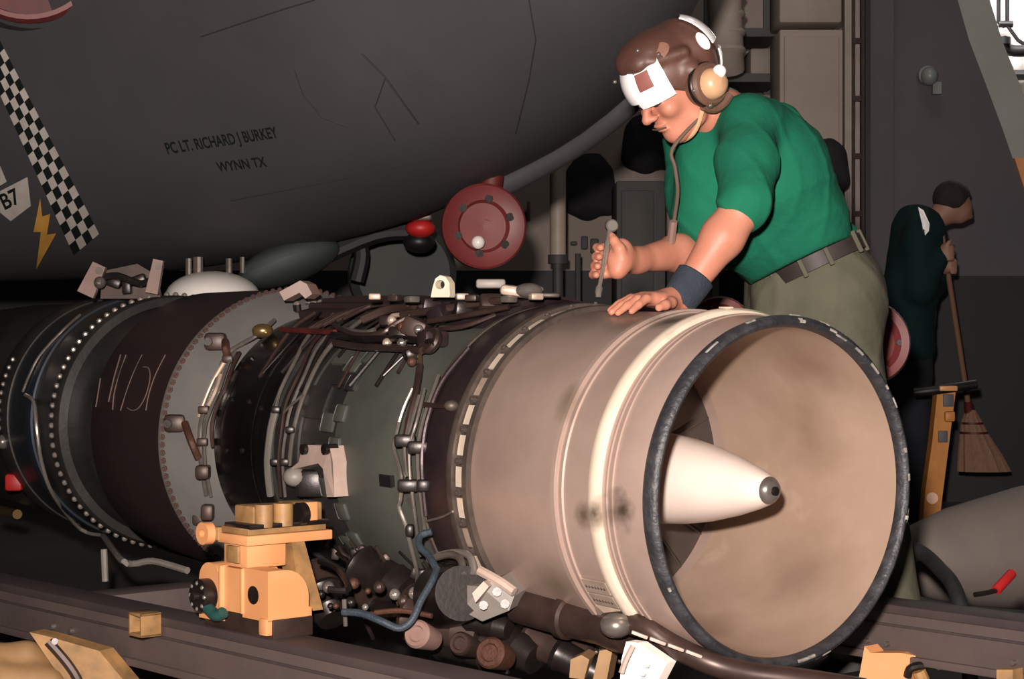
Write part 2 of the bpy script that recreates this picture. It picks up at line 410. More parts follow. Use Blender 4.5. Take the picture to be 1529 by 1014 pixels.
# dark partition with a curved edge, and the pale frame that follows the edge
YD = 11.0
curve = [(1396, -160), (1413, -60), (1430, 0), (1447, 60), (1470, 120), (1496, 190), (1521, 262), (1550, 335), (1590, 420), (1700, 560), (1900, 700)]
poly = [P(1300, -160, YD)] + [P(x, y, YD) for x, y in curve] + [Vector((P(1900, 700, YD).x, YD, 0)), Vector((P(1300, 0, YD).x, YD, 0))]
MB().prism(poly, (0, 0.25, 0)).build('wall_right', 'panel_dark', kind='structure')
dd = [P(1318, 412, YD - 0.02)] + [P(x, y, YD - 0.02) for x, y in [(1586, 412), (1700, 558), (1900, 698)]]
dd += [Vector((dd[-1].x, YD - 0.02, 0)), Vector((dd[0].x, YD - 0.02, 0))]
MB().prism(dd, (0, 0.03, 0)).build('trim_2', 'dado', kind='structure')
fr = [P(x, y, YD + 0.05) for x, y in curve] + [P(x + 48 + max(0, (y - 0) * 0.02), y, YD + 0.05) for x, y in reversed(curve)]
MB().prism(fr, (0, 0.30, 0)).build('trim_3', 'frame_grey', kind='structure')
MB().prism([P(1515, 236, YD - 0.03), P(1560, 236, YD - 0.03), P(1560, 300, YD - 0.03), P(1533, 292, YD - 0.03)], (0, 0.05, 0)).build('trim_4', 'yellow', kind='structure')
# door post between the beige locker and the dark partition
pr = root('hangar_post', (P(1282, 0, 10.8).x, 10.8, 0), 'dark brown hangar door post carrying vertical cables beside the dark partition', 'post')
def strip(x0, x1, Y, m, name, dpt=0.06, z0=0.0, z1=5.2):
    X0 = (x0 - 764.5) * Y / F_PX; X1 = (x1 - 764.5) * Y / F_PX
    return MB().box(((X0 + X1) / 2, Y, (z0 + z1) / 2), (X1 - X0, dpt, z1 - z0)).build(name, m, pr)
strip(1259, 1272, 10.8, 'tan_paint', 'edge_strip', 0.1)
strip(1271, 1276, 10.76, 'brown_post', 'cable', 0.04); strip(1276, 1285, 10.82, 'tan_paint', 'web', 0.04)
strip(1285, 1290, 10.74, 'brown_post', 'cable', 0.05); strip(1290, 1297, 10.8, 'black_paint', 'channel', 0.1)
strip(1297, 1332, 10.9, 'panel_dark', 'jamb', 0.1)
for i in range(14):
    MB().box((P(1279, 0, 10.74).x, 10.74, 0.35 + i * 0.33), (0.05, 0.03, 0.03)).build('cable_clip', 'brown_post', pr)

lk = root('locker', (P(1213, 0, 10.6).x, 10.75, 0), 'tall beige steel locker standing beside the brown hangar post', 'locker')
x0 = P(1164, 0, 10.6).x; x1 = P(1259, 0, 10.6).x; zt = P(0, 44, 10.6).z
MB().bbox(((x0 + x1) / 2, 10.8, zt / 2), (x1 - x0, 0.4, zt), b=0.01).build('body', 'locker', lk)
MB().bbox((x0 * 0.5 + x1 * 0.5, 10.594, zt / 2 + 0.04), (x1 - x0 - 0.05, 0.02, zt - 0.16), b=0.006).build('door', 'locker', lk)
MB().box((x0 + 0.07, 10.575, 1.45), (0.02, 0.03, 0.16)).build('handle', 'steel', lk)
ub = root('wall_box', (P(1213, 0, 10.6).x, 10.8, zt + 0.02), 'olive grey storage box lying on top of the beige locker', 'box')
MB().bbox(((x0 + x1) / 2, 10.82, zt + 0.27), (x1 - x0, 0.4, 0.46), b=0.02).build('body', 'tan_paint', ub)
MB().bbox(((x0 + x1) / 2, 10.82, zt + 0.53), (x1 - x0 + 0.03, 0.43, 0.05), b=0.01).build('lid', 'tan_paint', ub)
# shelving left of the locker
sh = root('shelving', (P(1130, 0, 11).x, 11.2, 0), 'grey steel shelving rack standing against the bulkhead behind the green shirt', 'shelf')
sx0 = P(1070, 0, 11).x; sx1 = P(1163, 0, 11).x
for y in (46, 114, 190, 270):
    z = P(0, y, 11).z; MB().box(((sx0 + sx1) / 2, 11.3, z), (sx1 - sx0, 0.5, 0.05)).build('shelf_board', 'cabinet_grey', sh)
for x in (sx0, sx1):
    for yy in (11.07, 11.53): MB().box((x, yy, 1.65), (0.04, 0.04, 3.3)).build('upright', 'cabinet_grey', sh)
for (xa, xb, ya, yb) in ((1116, 1160, 46, 112), (1074, 1160, 118, 190)):
    zb_ = P(0, 114 if ya < 100 else 190, 11).z + .026; hh = (yb - ya) * 11 / F_PX - .1
    b = MB().bbox((P((xa + xb) / 2, 0, 11.1).x, 11.3, zb_ + hh / 2), ((xb - xa) * 11.1 / F_PX - .04, 0.36, hh), b=0.015)
    tg = ('pale brown carton on the upper shelf of the grey rack', 'brown carton on the middle shelf of the grey rack')[ya > 100]
    o = b.build('carton', 'tan_paint'); tag(o, tg, 'box', 'cartons on the shelving')
# hanging duct
ad = MB()
ad.tube([P(1080, -260, 10.3), P(1080, -60, 10.3), P(1082, 10, 10.3), P(1084, 60, 10.32), P(1086, 105, 10.4)], 0.095, n=18)
for i in range(9): 
    c = P(1081 + i * 0.6, -140 + i * 27, 10.32); ad.rev(c, (0, 0, 1), [(-0.02, 0.094), (0, 0.105), (0.02, 0.094)], n=18)
tag(ad.build('air_duct', 'tan_paint'), 'fat tan flexible air duct hanging behind the brown helmet', 'duct')

# cream pipe column with dark foot, hanging clothes, cabinet and pale notice areas under the aircraft
pc = root('pipe_column', (P(833, 0, 10.4).x, 10.4, 0), 'cream pipe column with dark lower half standing under the aircraft belly', 'column')
xp = P(833, 0, 10.4).x; zs = P(0, 386, 10.4).z
MB().cyl((xp, 10.4, zs), (xp, 10.4, 4.6), 0.045, n=20).build('pipe', 'pipe_cream', pc)
MB().cyl((xp, 10.4, 0), (xp, 10.4, zs), 0.03, n=16).build('foot_pipe', 'cabinet_grey', pc)
MB().cyl((xp, 10.4, zs - 0.03), (xp, 10.4, zs + 0.02), 0.055, n=20).build('collar', 'cabinet_grey', pc)
thin = MB().cyl((P(863, 0, 10.9).x, 10.9, 0), (P(863, 0, 10.9).x, 10.9, zs + 0.05), 0.018, n=10)
tag(thin.build('thin_post', 'cabinet_grey'), 'thin grey post standing next to the cream pipe column', 'post')

def coat(name, x0, x1, y0, y1, Y, label, m='dark_cloth', cat='coat', seed=0):
    a = P(x0, y0, Y); b = P(x1, y1, Y); w = b.x - a.x; h = a.z - b.z; c = ((a.x + b.x) / 2, Y, (a.z + b.z) / 2)
    S = SDF((c[0] - w, Y - 0.25, c[2] - h * .7), (c[0] + w, Y + 0.25, c[2] + h * .7), 0.02)
    S.ell((c[0], Y, c[2] + h * .28), (w * .42, .1, h * .22), k=.05); S.ell((c[0] - w * .06, Y, c[2] - h * .12), (w * .46, .12, h * .36), k=.08)
    S.cap((c[0] - w * .38, Y - .03, c[2] + h * .2), (c[0] - w * .42, Y - .04, c[2] - h * .25), .05, .06, k=.05)
    S.cap((c[0] + w * .36, Y - .03, c[2] + h * .2), (c[0] + w * .42, Y - .04, c[2] - h * .28), .05, .06, k=.05)
    S.cap((c[0], Y, c[2] + h * .4), (c[0], Y + .15, c[2] + h * .5), .02, k=.03)
    S.wrinkle([(.012, (1, 0, .2), 38, seed, (0, 0, 1), 1.0)])
    tag(S.build(name, m, None), label, cat)
coat('hanging_jacket', 848, 914, 228, 332, 11.87, 'black jacket hanging on the bulkhead beside the cream pipe column', seed=1)
coat('hanging_jacket', 935, 1000, 168, 262, 11.87, 'dark jacket hanging above the grey floor cabinet', seed=2)
coat('hanging_jacket', 1222, 1254, 206, 290, 10.42, 'dark jacket hanging on the door of the beige locker', seed=3)
cb = root('floor_cabinet', (P(957, 0, 10.8).x, 10.95, 0), 'dark grey steel cabinet on the deck behind the working hand', 'cabinet')
ca = P(920, 270, 10.8); cbm = P(994, 400, 10.8)
MB().bbox(((ca.x + cbm.x) / 2, 11.05, ca.z / 2), (cbm.x - ca.x, 0.5, ca.z), b=0.012).build('body', 'cabinet_grey', cb)
for k in range(2):
    zc = ca.z * (0.27 + 0.48 * k)
    d_ = MB().bbox((ca.x + 0.02 + (cbm.x - ca.x) * .36, 10.795, zc), ((cbm.x - ca.x) * .66, 0.02, ca.z * .44), b=0.006).build('door', 'cabinet_grey', cb)
    MB().box((ca.x + (cbm.x - ca.x) * .6, 10.775, zc + .03), (0.015, 0.03, 0.1)).build('handle', 'steel', d_)
# notice papers / gear on the wall below the jackets
for i, (xa, ya, xb, yb) in enumerate([(868, 352, 878, 372), (882, 356, 894, 378), (852, 360, 862, 366), (787, 300, 792, 330)]):
    a = P(xa, ya, 11.9); b = P(xb, yb, 11.9)
    o = MB().bbox(((a.x + b.x) / 2, 11.94, (a.z + b.z) / 2), (b.x - a.x, 0.05, a.z - b.z), b=0.008).build('valve_box', 'cabinet_grey')
    tag(o, 'small dark valve box fixed to the bulkhead beside the cream pipe column', 'valve box', 'valve boxes on the bulkhead')
# light fixture on the dark partition
lf = root('light_fixture', P(1388, 135, 10.9), 'small unlit grey bulkhead light fixture on the dark partition', 'light fixture')
c = P(1386, 112, 10.93)
MB().cyl(c + Vector((0, .06, 0)), c, 0.055, 0.055, n=18).build('base', 'fixture', lf)
MB().sphere(c + Vector((0, -.03, -.01)), (.05, .06, .055)).build('globe', 'fixture', lf)
MB().box(P(1398, 132, 10.93), (0.05, 0.05, 0.07)).build('junction_box', 'fixture', lf)
# pipes on the far white bulkhead
for i, (pts, r) in enumerate([([(1491, -60), (1491, 34), (1500, 40)], .012), ([(1504, -60), (1504, 38), (1520, 60), (1560, 85)], .012),
                              ([(1491, 36), (1512, 36)], .02), ([(1508, 112), (1560, 112)], .03)]):
    q = [P(x, y, 14.2) for x, y in pts]
    o = MB().tube(q, r * 1.3, n=10, sub=1).build('wall_pipe', 'black_paint'); tag(o, ['thin straight vertical pipe on the white bulkhead ending in a short hook', 'thin pipe on the white bulkhead that bends away sideways', 'short thin crosspiece pipe joining two vertical pipes on the white bulkhead', 'thick horizontal black pipe on the white bulkhead below the valve'][i], 'pipe', 'pipes on the white bulkhead')
vv = root('pipe_valve', P(1506, 75, 14.2), 'chunky dark pipe valve on the white far bulkhead', 'valve')
MB().tube([P(1494, 56, 14.15), P(1500, 70, 14.15), P(1515, 76, 14.15), P(1560, 74, 14.15)], .045, n=12).build('body', 'black_paint', vv)
MB().cyl(P(1497, 56, 14.1), P(1497, 66, 14.1), .06, n=14).build('flange', 'black_paint', vv)

# ---------------------------------------------------------------- the aircraft
_sil = [(-1600, 432, 9.6), (0, 420, 7.45), (160, 414, 7.2), (290, 400, 7.0), (380, 386, 6.85), (500, 360, 6.65), (640, 318, 6.45), (760, 262, 6.25), (850, 212, 6.1), (920, 160, 6.0), (985, 95, 5.9), (1045, 0, 5.8), (1095, -120, 5.72), (1135, -260, 5.66), (1160, -400, 5.62)]
_q = [P(a, b, c) for a, b, c in _sil]
HX = [p.x for p in _q]; HB = [p.z for p in _q]; HYS = [p.y for p in _q]
HT = [4.3] * 6 + [4.26, 4.22, 4.16, 4.1, 4.0, 3.85, 3.65, 3.3, 2.9]
HW = [1.2] * 6 + [1.18, 1.14, 1.08, 1.0, .9, .78, .6, .36, .05]
HYC = 7.0
def _cr(xs, ys, x):
    i = max(0, min(len(xs) - 2, int(np.searchsorted(xs, x)) - 1)); h = xs[i + 1] - xs[i]; t = (x - xs[i]) / h
    m0 = (ys[i + 1] - ys[max(i - 1, 0)]) / (xs[i + 1] - xs[max(i - 1, 0)]); j = min(i + 2, len(xs) - 1); m1 = (ys[j] - ys[i]) / (xs[j] - xs[i])
    return (2 * t ** 3 - 3 * t * t + 1) * ys[i] + (t ** 3 - 2 * t * t + t) * h * m0 + (-2 * t ** 3 + 3 * t * t) * ys[i + 1] + (t ** 3 - t * t) * h * m1
def hull_pt(x, a, off=0.0):
    """a: 0 bottom .. 180 top on the side facing the camera, -180..0 the other side"""
    zb = _cr(HX, HB, x); zt = _cr(HX, HT, x); w = _cr(HX, HW, x) + off; zc = (zb + zt) / 2; h = (zt - zb) / 2 + off; a = math.radians(a)
    e = 2 / 2.25; sa, ca_ = math.sin(a), math.cos(a)
    return Vector((x, _cr(HX, HYS, x) - w * math.copysign(abs(sa) ** e, sa), zc - h * math.copysign(abs(ca_) ** e, ca_)))
def hull_front(x, z, off=0.004):
    zb = _cr(HX, HB, x); zt = _cr(HX, HT, x); w = _cr(HX, HW, x); zc = (zb + zt) / 2; h = (zt - zb) / 2
    q = min(0.999, abs((z - zc) / h)); y = _cr(HX, HYS, x) - w * (1 - q ** 2.25) ** (1 / 2.25)
    nrm = Vector((0, -1, (z - zc) / h * .8)).normalized()
    return Vector((x, y, z)) + off * nrm
def hull_px(px, py, off=0.004):
    """point of the hull seen at a pixel"""
    Y = 6.0
    for _ in range(40):
        p = P(px, py, Y); q = hull_front(p.x, p.z, off); Y = 0.5 * Y + 0.5 * q.y
    return hull_front(P(px, py, Y).x, P(px, py, Y).z, off)
ac = root('aircraft', (-1.5, HYC, 0), 'large grey naval aircraft nose with checkered stripe and lightning bolt above the engine', 'aircraft')
m_ = MB(); xs = list(np.linspace(HX[0] + .01, HX[-1] - .001, 110)); na = 64
vs_ = [hull_pt(x, 360 * i / na - 180) for x in xs for i in range(na)]
fs = [(j * na + i, j * na + (i + 1) % na, (j + 1) * na + (i + 1) % na, (j + 1) * na + i) for j in range(len(xs) - 1) for i in range(na)]
fs += [tuple(range(na)), tuple((len(xs) - 1) * na + i for i in range(na))]
m_.add(vs_, fs); m_.build('fuselage', 'hull', ac)
def hull_line(pts, w=0.006, name='panel_seam', m='hull_line', off=0.0):
    out = []
    for i in range(len(pts) - 1):
        for k in range(6):
            t = k / 6; out.append((pts[i][0] * (1 - t) + pts[i + 1][0] * t, pts[i][1] * (1 - t) + pts[i + 1][1] * t))
    out.append(pts[-1])
    return MB().tube([hull_px(x, y, off) for x, y in out], w * .5, n=6, sub=1).build(name, m, ac)
hull_line([(345, 300), (500, 270), (640, 238)], .0045); hull_line([(440, 105), (452, 140), (480, 175), (520, 190)], .004); hull_line([(300, 55), (420, 15), (470, 0)], .004)
hull_line([(540, 80), (575, 115), (600, 150), (625, 185)], .006); hull_line([(790, 0), (800, 60), (790, 120), (770, 200)], .004)
hull_line([(575, 118), (560, 160), (590, 210)], .004)
def decal(pts, name, m, off=0.006, **kw):
    """flat paint polygon laid on the hull, subdivided so it follows the curve"""
    bm = bmesh.new(); vs2 = [bm.verts.new((x, y, 0)) for x, y in pts]; f = bm.faces.new(vs2); bmesh.ops.triangulate(bm, faces=[f])
    bmesh.ops.subdivide_edges(bm, edges=bm.edges[:], cuts=2, use_grid_fill=True); bm.verts.index_update()
    b = MB().add([hull_px(v.co.x, v.co.y, off) for v in bm.verts], [tuple(v.index for v in f.verts) for f in bm.faces]); bm.free()
    return b.build(name, m, ac, smooth=True, **kw)
# checkered stripe: 17 rows of 4 squares
st = MB(); A0 = np.array([-14.0, 70.0]); B0 = np.array([129.0, 364.0]); dirn = (B0 - A0) / np.linalg.norm(B0 - A0); nrm = np.array([dirn[1], -dirn[0]])
rows, cols = 20, 4; g = {}
for i in range(rows + 1):
    t = i / rows; wd = 17 + 7 * t
    for j in range(cols + 1):
        q = A0 + (B0 - A0) * t + nrm * wd * (j / cols * 2 - 1) + dirn * (j - 2) * -3.0; g[i, j] = hull_px(q[0], q[1], .005)
for i in range(rows):
    for j in range(cols):
        st.cur = (i + j) % 2; st.add([g[i, j], g[i + 1, j], g[i + 1, j + 1], g[i, j + 1]], [(0, 1, 2, 3)])
st.build('checkered_stripe', ['decal_white', 'decal_black'], ac, label='black and white checkered paint stripe')
decal([(60, 295), (50, 345), (61, 345), (54, 401), (84, 347), (70, 349), (75, 318), (63, 322)], 'lightning_bolt', 'decal_orange', label='orange painted lightning bolt')
decal([(0, 284), (41, 263), (46, 306), (16, 329), (0, 316)], 'badge', 'decal_white', label='white painted badge with two dark characters')
decal([(0, 246), (10, 270), (0, 276)], 'badge', 'decal_white')
def text_on_hull(body, px, py, hpx, ang, m, name, sx=1.0, shear=0.0):
    cu = bpy.data.curves.new('t', 'FONT'); cu.body = body; cu.size = 1.0; cu.offset = 0.022
    o = bpy.data.objects.new('t', cu); COL.objects.link(o); dg = bpy.context.evaluated_depsgraph_get(); me = o.evaluated_get(dg).to_mesh()
    bm = bmesh.new(); bm.from_mesh(me); bmesh.ops.triangulate(bm, faces=bm.faces); bm.verts.index_update(); ca_, sa = math.cos(ang), math.sin(ang); k = hpx / 0.72
    b = MB().add([hull_px(px + (v.co.x * sx * ca_ + v.co.y * (sa - shear * ca_)) * k, py + (v.co.x * sx * sa - v.co.y * ca_ - v.co.y * shear * sa) * k, .007) for v in bm.verts], [tuple(v.index for v in f.verts) for f in bm.faces])
    bm.free(); bpy.data.objects.remove(o, do_unlink=True)
    return b.build(name, m, ac, smooth=False)
text_on_hull('PC LT. RICHARD J BURKEY', 250, 228, 17, math.radians(-8.5), 'decal_green', 'name_lettering', .60, .22)
text_on_hull('WYNN TX', 327, 255, 15, math.radians(-7), 'decal_green', 'name_lettering', .72, .22)
text_on_hull('B7', 6, 312, 24, math.radians(-25), 'decal_black', 'badge_lettering', .8)
# red covered intake above
c = hull_px(40, -92, .03)
MB().rev(c, (0.12, -1, -0.12), [(-.04, .245), (0, .262), (.03, .25), (.03, .235), (-.03, .232)], n=48, close=True).build('intake_ring', 'red_paint', ac)
MB().rev(c, (0.12, -1, -0.12), [(-.05, .0001), (-.05, .238), (-.02, .238), (-.02, .0001)], n=48).build('intake_cover', 'red_dark', ac)
MB().rev(c + Vector((0, .03, .003)), (0.12, -1, -0.12), [(.0, .255), (.2, .27), (-.9, .27), (-.9, .24), (0, .24)][0:1] + [(-.02, .275), (-.8, .4), (-.8, .38)], n=48).build('intake_duct', 'hull', ac)
# belly radome, gear door, strut clutter, nose wheel
cd = P(318, 444, 6.55); MB().sphere(cd, (.165, .2, .092), 28, 16).build('belly_radome', 'white_gloss', ac)
for x, y0, y1, r in ((282, 392, 412, .012), (296, 390, 410, .018), (342, 392, 408, .012), (362, 390, 408, .009)):
    MB().cyl(P(x, y0 - 6, 6.6), P(x, y1, 6.6), r, n=10).build('antenna_stud', 'steel', ac)
MB().sphere(P(432, 392, 6.75), (.19, .26, .075), 28, 14, Matrix.Rotation(.35, 3, 'Y').inverted()).build('belly_fairing', 'grey_door', ac)
MB().tube([P(530, 345, 6.9), P(540, 380, 6.9), P(532, 420, 6.9)], .03, n=10).build('gear_strut', 'black_paint', ac)
MB().tube([P(470, 388, 6.85), P(560, 350, 6.85), P(620, 345, 6.85), P(645, 352, 6.85)], .035, n=10).build('gear_link', 'black_paint', ac)
MB().bbox(P(628, 322, 6.75), (.085, .1, .04), b=.01).build('gear_bracket', 'steel', ac)
MB().sphere(P(628, 341, 6.78), (.055, .06, .035)).build('red_lamp', 'red_bright', ac)
MB().sphere(P(626, 362, 6.85), (.06, .08, .04)).build('gear_fairing', 'black_paint', ac)
wc = P(722, 338, 6.1); wr = .139
wd_ = Vector((0.22, -1, -.02)).normalized()
nw = MB().rev(wc, wd_, [(-.05, .0001), (-.05, wr * .96), (-.02, wr), (.015, wr), (.022, wr * .95), (.012, wr * .80), (.006, wr * .62), (-.01, wr * .55), (-.014, .0001)], n=48).build('nose_wheel', 'red_paint', ac)
wx, wy, _ = frame_of(wd_)
for i in range(6):
    a = math.radians(20 + 60 * i); q = wc + wr * .66 * (math.cos(a) * wx + math.sin(a) * wy) + .002 * wd_
    MB().cyl(q, q + .008 * wd_, .014, n=12).build('wheel_hole_shade', 'clutter_dark', nw)  # raised dark discs, their colour stands for the shade inside the wheel's holes
q = P(714, 362, 6.06); MB().sphere(q, .022, 14, 10).build('white_dot', 'white_gloss', nw)  # small white ball low on the wheel face
MB().tube([P(735, 262, 6.18), P(728, 310, 6.17), P(724, 336, 6.15)], .04, n=12).build('wheel_fork', 'red_dark', ac)
MB().tube([P(720, 288, 6.3), P(775, 262, 6.25), P(855, 217, 6.15), P(915, 172, 6.05), P(950, 140, 6.0)], .045, n=12).build('belly_fairing', 'hull', ac)
# dark tyre and dark round shape beneath the belly
td = MB().rev(P(600, 410, 7.4), (0.15, -1, 0), [(-.1, .0001), (-.1, .18), (-.06, .21), (.06, .21), (.1, .18), (.1, .0001)], n=40)
mat('dark_green', '#2b302c', '#252a27', rough=0.7, scale=4)
td.build('main_wheel', 'dark_green', ac)
MB().tube([P(600, 400, 7.5), P(610, 330, 7.5)], .05, n=10).build('gear_leg', 'black_paint', ac)

# ---------------------------------------------------------------- the jet engine
en = root('jet_engine', (E(2, 0, 0).x, E(2, 0, 0).y, 0.2), 'jet engine with pale metal intake and white nose cone lying on the trailer', 'jet engine')
def lathe(prof, name, m, n=96, close=False, a0=0, a1=360, parent=None, **kw):
    return MB().rev(EC, ED, prof, n=n, close=close, a0=a0, a1=a1).build(name, m, parent or en, **kw)
cowl = lathe([(.004, .350), (.0, .345), (.05, .340), (.15, .333), (.35, .322), (.52, .313), (.60, .312), (.60, .365), (.585, .369), (.30, .366), (.10, .361), (.02, .355)], 'inlet_cowl', 'inlet', n=128, close=True)
lathe([(.003, .341), (.05, .3385), (.15, .3315), (.35, .3205), (.52, .3115), (.52, .309), (.35, .318), (.15, .329), (.05, .336), (.004, .338)], 'inlet_liner', 'inlet_inner', n=128, close=True)
# rubber lip seal with worn patches
prof = [(.002 + .021 * math.cos(a), .350 + .0125 * math.sin(a)) for a in np.linspace(0, 2 * math.pi, 14, endpoint=False)]
seal = lathe(prof, 'lip_seal', 'seal', n=128, close=True)
rr = random.Random(3)
for i in range(26):
    t = rr.choice([rr.uniform(-60, 40), rr.uniform(60, 130), rr.uniform(150, 215), rr.uniform(-60, 40), rr.uniform(255, 300)]); ln = rr.uniform(1.2, 6)
    a_ = rr.uniform(1.5, 3.4)
    MB().tube([E(.002 + .021 * math.cos(a_) , t + ln * k / 4, .350 + .0125 * math.sin(a_) - .0012) for k in range(5)], rr.uniform(.0022, .0040), n=6, sub=1).build('worn_patch', 'seal_wear', seal)
# raised bands on the cowl
lathe([(.140, .362), (.142, .371), (.150, .376), (.166, .376), (.174, .371), (.176, .362)], 'hoop_band', 'inlet_bright', n=128)
lathe([(.104, .3615), (.105, .3648), (.114, .3652), (.116, .362)], 'seam_bead', 'inlet', n=128)
lathe([(.122, .3615), (.123, .3642), (.128, .3642), (.129, .362)], 'seam_bead', 'inlet', n=128)
lathe([(.262, .3650), (.264, .3690), (.272, .3695), (.274, .3655)], 'seam_bead', 'inlet', n=128)
lathe([(.282, .3655), (.284, .3735), (.296, .3745), (.300, .3665)], 'seam_bead', 'inlet', n=128)
# hoop clasp near the top and soot patches on the side
for t in (3.0,):
    MB().bbox(E(.158, t, .377), (.012, .004, .035), Matrix((EU, EV, ED)).transposed(), b=.0015).build('hoop_clasp', 'inlet_bright', en)
def patch(px, py, r, wpx, hpx, name, m, dr=.0012, seed=0):
    """thin irregular stain on the cowl skin"""
    s0, t0 = on_engine(px, py, r); rg = random.Random(seed); N_ = 22; pts = [E(s0, t0, r + dr)]
    for i in range(N_):
        a = 2 * math.pi * i / N_; q = 1 + rg.uniform(-.28, .22)
        pts.append(E(s0 + wpx * q * math.cos(a), t0 + hpx * q * math.sin(a), r + dr))
    return MB().add(pts, [(0, 1 + i, 1 + (i + 1) % N_) for i in range(N_)]).build(name, m, en)
# doubler plates with rivets low on the cowl
rivet = meshdata(MB().rev((0, 0, 0), (0, 0, 1), [(-.001, .0032), (.0008, .003), (.0018, .0015), (.0021, .0001)], n=8), 'rivet', 'flange_dark')
for (ya, yb) in ((865, 882), (884, 898)):
    s1, ta = on_engine(876, ya, .368); s2, tb = on_engine(878, yb, .368)
    pl = MB(); a0, a1 = sorted((ta, tb)); 
    ss = (.180, .258)
    vv_ = [E(s_, a0 + (a1 - a0) * k / 6, rr_) for rr_ in (.367, .3705) for s_ in ss for k in range(7)]
    pl.add(vv_, [(14 + k, 15 + k, 22 + k, 21 + k) for k in range(6)] + [(k, k + 1, 15 + k, 14 + k) for k in range(6)] + [(7 + k, 8 + k, 22 + k, 21 + k) for k in range(6)] + [(0, 7, 21, 14), (6, 13, 27, 20)])
    d_ = pl.build('doubler_plate', 'flange_light', en)
    for k in range(7):
        place(rivet, 'rivet', E(.190 + k * .0098, (a0 + a1) / 2, .3708), E(.19, (a0 + a1) / 2, 1) - E(.19, 0, 0), d_)
for k in range(9):
    place(rivet, 'rivet', E(.147 + (k % 2) * .014, 162 + k * 1.3, .3765), E(0, 162 + k * 1.3, 1) - E(0, 0, 0), cowl)
# nose cone
NCp = [(.455, .0001), (.46, .085), (.452, .098), (.43, .1015), (.38, .1015), (.30, .094), (.22, .081), (.14, .062), (.08, .044), (.05, .033), (.042, .029)]
nc = lathe(NCp, 'nose_cone', 'nose_white', n=72)
lathe([(.046, .0302), (.040, .0285), (.030, .0215), (.026, .014), (.026, .009)], 'nose_cap', 'steel', n=40, parent=nc)
lathe([(.030, .010), (.022, .0095), (.020, .005), (.020, .0001)], 'cap_screw', 'clutter_dark', n=20, parent=nc)
for i in range(16):
    t = i * 22.5 + 8; place(rivet, 'rivet', E(.44, t, .1010), E(0, t, 1) - E(0, 0, 0), nc, 2.0)
lathe([(.47, .0001), (.452, .106), (.50, .118), (.56, .118), (.56, .0001)], 'hub', 'compressor', n=48)
lathe([(.56, .10), (.56, .32), (.60, .32), (.60, .10)], 'inlet_bulkhead', 'compressor', n=64)
vane = MB()
for i in range(20):
    t = i * 18.0 + 5; b = MB()
    vv_ = [E(.548, t - .5, .11), E(.548, t + .5, .11), E(.565, t + 5, .11), E(.565, t + 3, .11), E(.548, t - .4, .304), E(.548, t + .3, .304), E(.565, t + 3, .304), E(.565, t + 2, .304)]
    b.add(vv_, [(0, 1, 2, 3), (4, 7, 6, 5), (0, 4, 5, 1), (1, 5, 6, 2), (2, 6, 7, 3), (3, 7, 4, 0)]).build('guide_vane', 'compressor', en)
b = MB().tube([E(.50, 135, .26), E(.49, 138, .22), E(.48, 150, .20)], .010, n=8); b.build('sensor_probe', 'rust', en)

# front flange: pale segments, dark clips, two rims
lathe([(.598, .360), (.598, .379), (.612, .381), (.613, .374)], 'flange_rim', 'flange_dark', n=128)
lathe([(.612, .366), (.614, .3735), (.648, .3735), (.650, .366)], 'flange_channel', 'flange_dark', n=128)
lathe([(.645, .360), (.646, .386), (.656, .388), (.666, .386), (.668, .360)], 'flange_rim', 'flange_dark', n=128)
nb = 34
for i in range(nb):
    t0 = i * 360 / nb; k = 5; vv_ = []
    for rr_ in (.372, .3772):
        for s_ in (.6155, .6405):
            for j in range(k + 1): vv_.append(E(s_, t0 + 1.9 + (360 / nb - 3.8) * j / k, rr_))
    n1 = k + 1; n2 = 2 * n1
    fsg = [(n2 + j, n2 + j + 1, n2 + n1 + j + 1, n2 + n1 + j) for j in range(k)] + [(j, j + 1, n2 + j + 1, n2 + j) for j in range(k)] + [(n1 + j, n1 + j + 1, n2 + n1 + j + 1, n2 + n1 + j) for j in range(k)]
    fsg += [(0, n1, n2 + n1, n2), (k, n1 + k, n2 + n1 + k, n2 + k)]
    MB().add(vv_, fsg).build('flange_segment', 'inlet_bright' if i % 5 else 'flange_light', en)
nut = meshdata(MB().cyl((0, 0, -.004), (0, 0, .007), .0085, .0075, n=6).cyl((0, 0, .006), (0, 0, .011), .004, .004, n=8), 'nut', 'flange_dark')
for i in range(nb):
    t = i * 360 / nb; place(nut, 'flange_nut', E(.628, t, .376), E(0, t, 1) - E(0, 0, 0), en, 1.15)

# cases, front to back
lathe([(.662, .350), (.664, .384), (.700, .389), (.740, .385), (.775, .380), (.80, .360)], 'fan_case', 'case_purple')
lathe([(.782, .372), (.784, .380), (.796, .380), (.798, .36)], 'case_rim', 'flange_dark')
lathe([(.79, .355), (.93, .352), (.95, .360), (1.13, .362), (1.21, .358), (1.215, .34)], 'compressor_case', 'case_green')
lathe([(1.20, .340), (1.21, .352), (1.40, .350), (1.41, .34)], 'diffuser_case', 'case_dark')
lathe([(1.39, .335), (1.395, .356), (1.41, .358), (1.425, .352), (1.53, .350), (1.54, .358), (1.555, .358), (1.56, .345)], 'burner_case', 'case_dark')
lathe([(1.555, .345), (1.56, .357), (1.60, .361), (1.80, .361), (1.865, .355), (1.87, .33)], 'heat_shroud', 'shroud_black')
lathe([(1.86, .33), (1.90, .338), (1.93, .348)], 'shroud_band', 'case_dark')
lathe([(1.885, .325), (1.915, .352), (1.97, .385), (2.035, .420), (2.05, .428), (2.066, .428), (2.07, .41)], 'flared_ring', 'face_grey', n=128)
lathe([(2.05, .41), (2.06, .422), (2.30, .424), (2.56, .420), (2.585, .41), (2.59, .38)], 'turbine_case', 'case_brown', n=128)
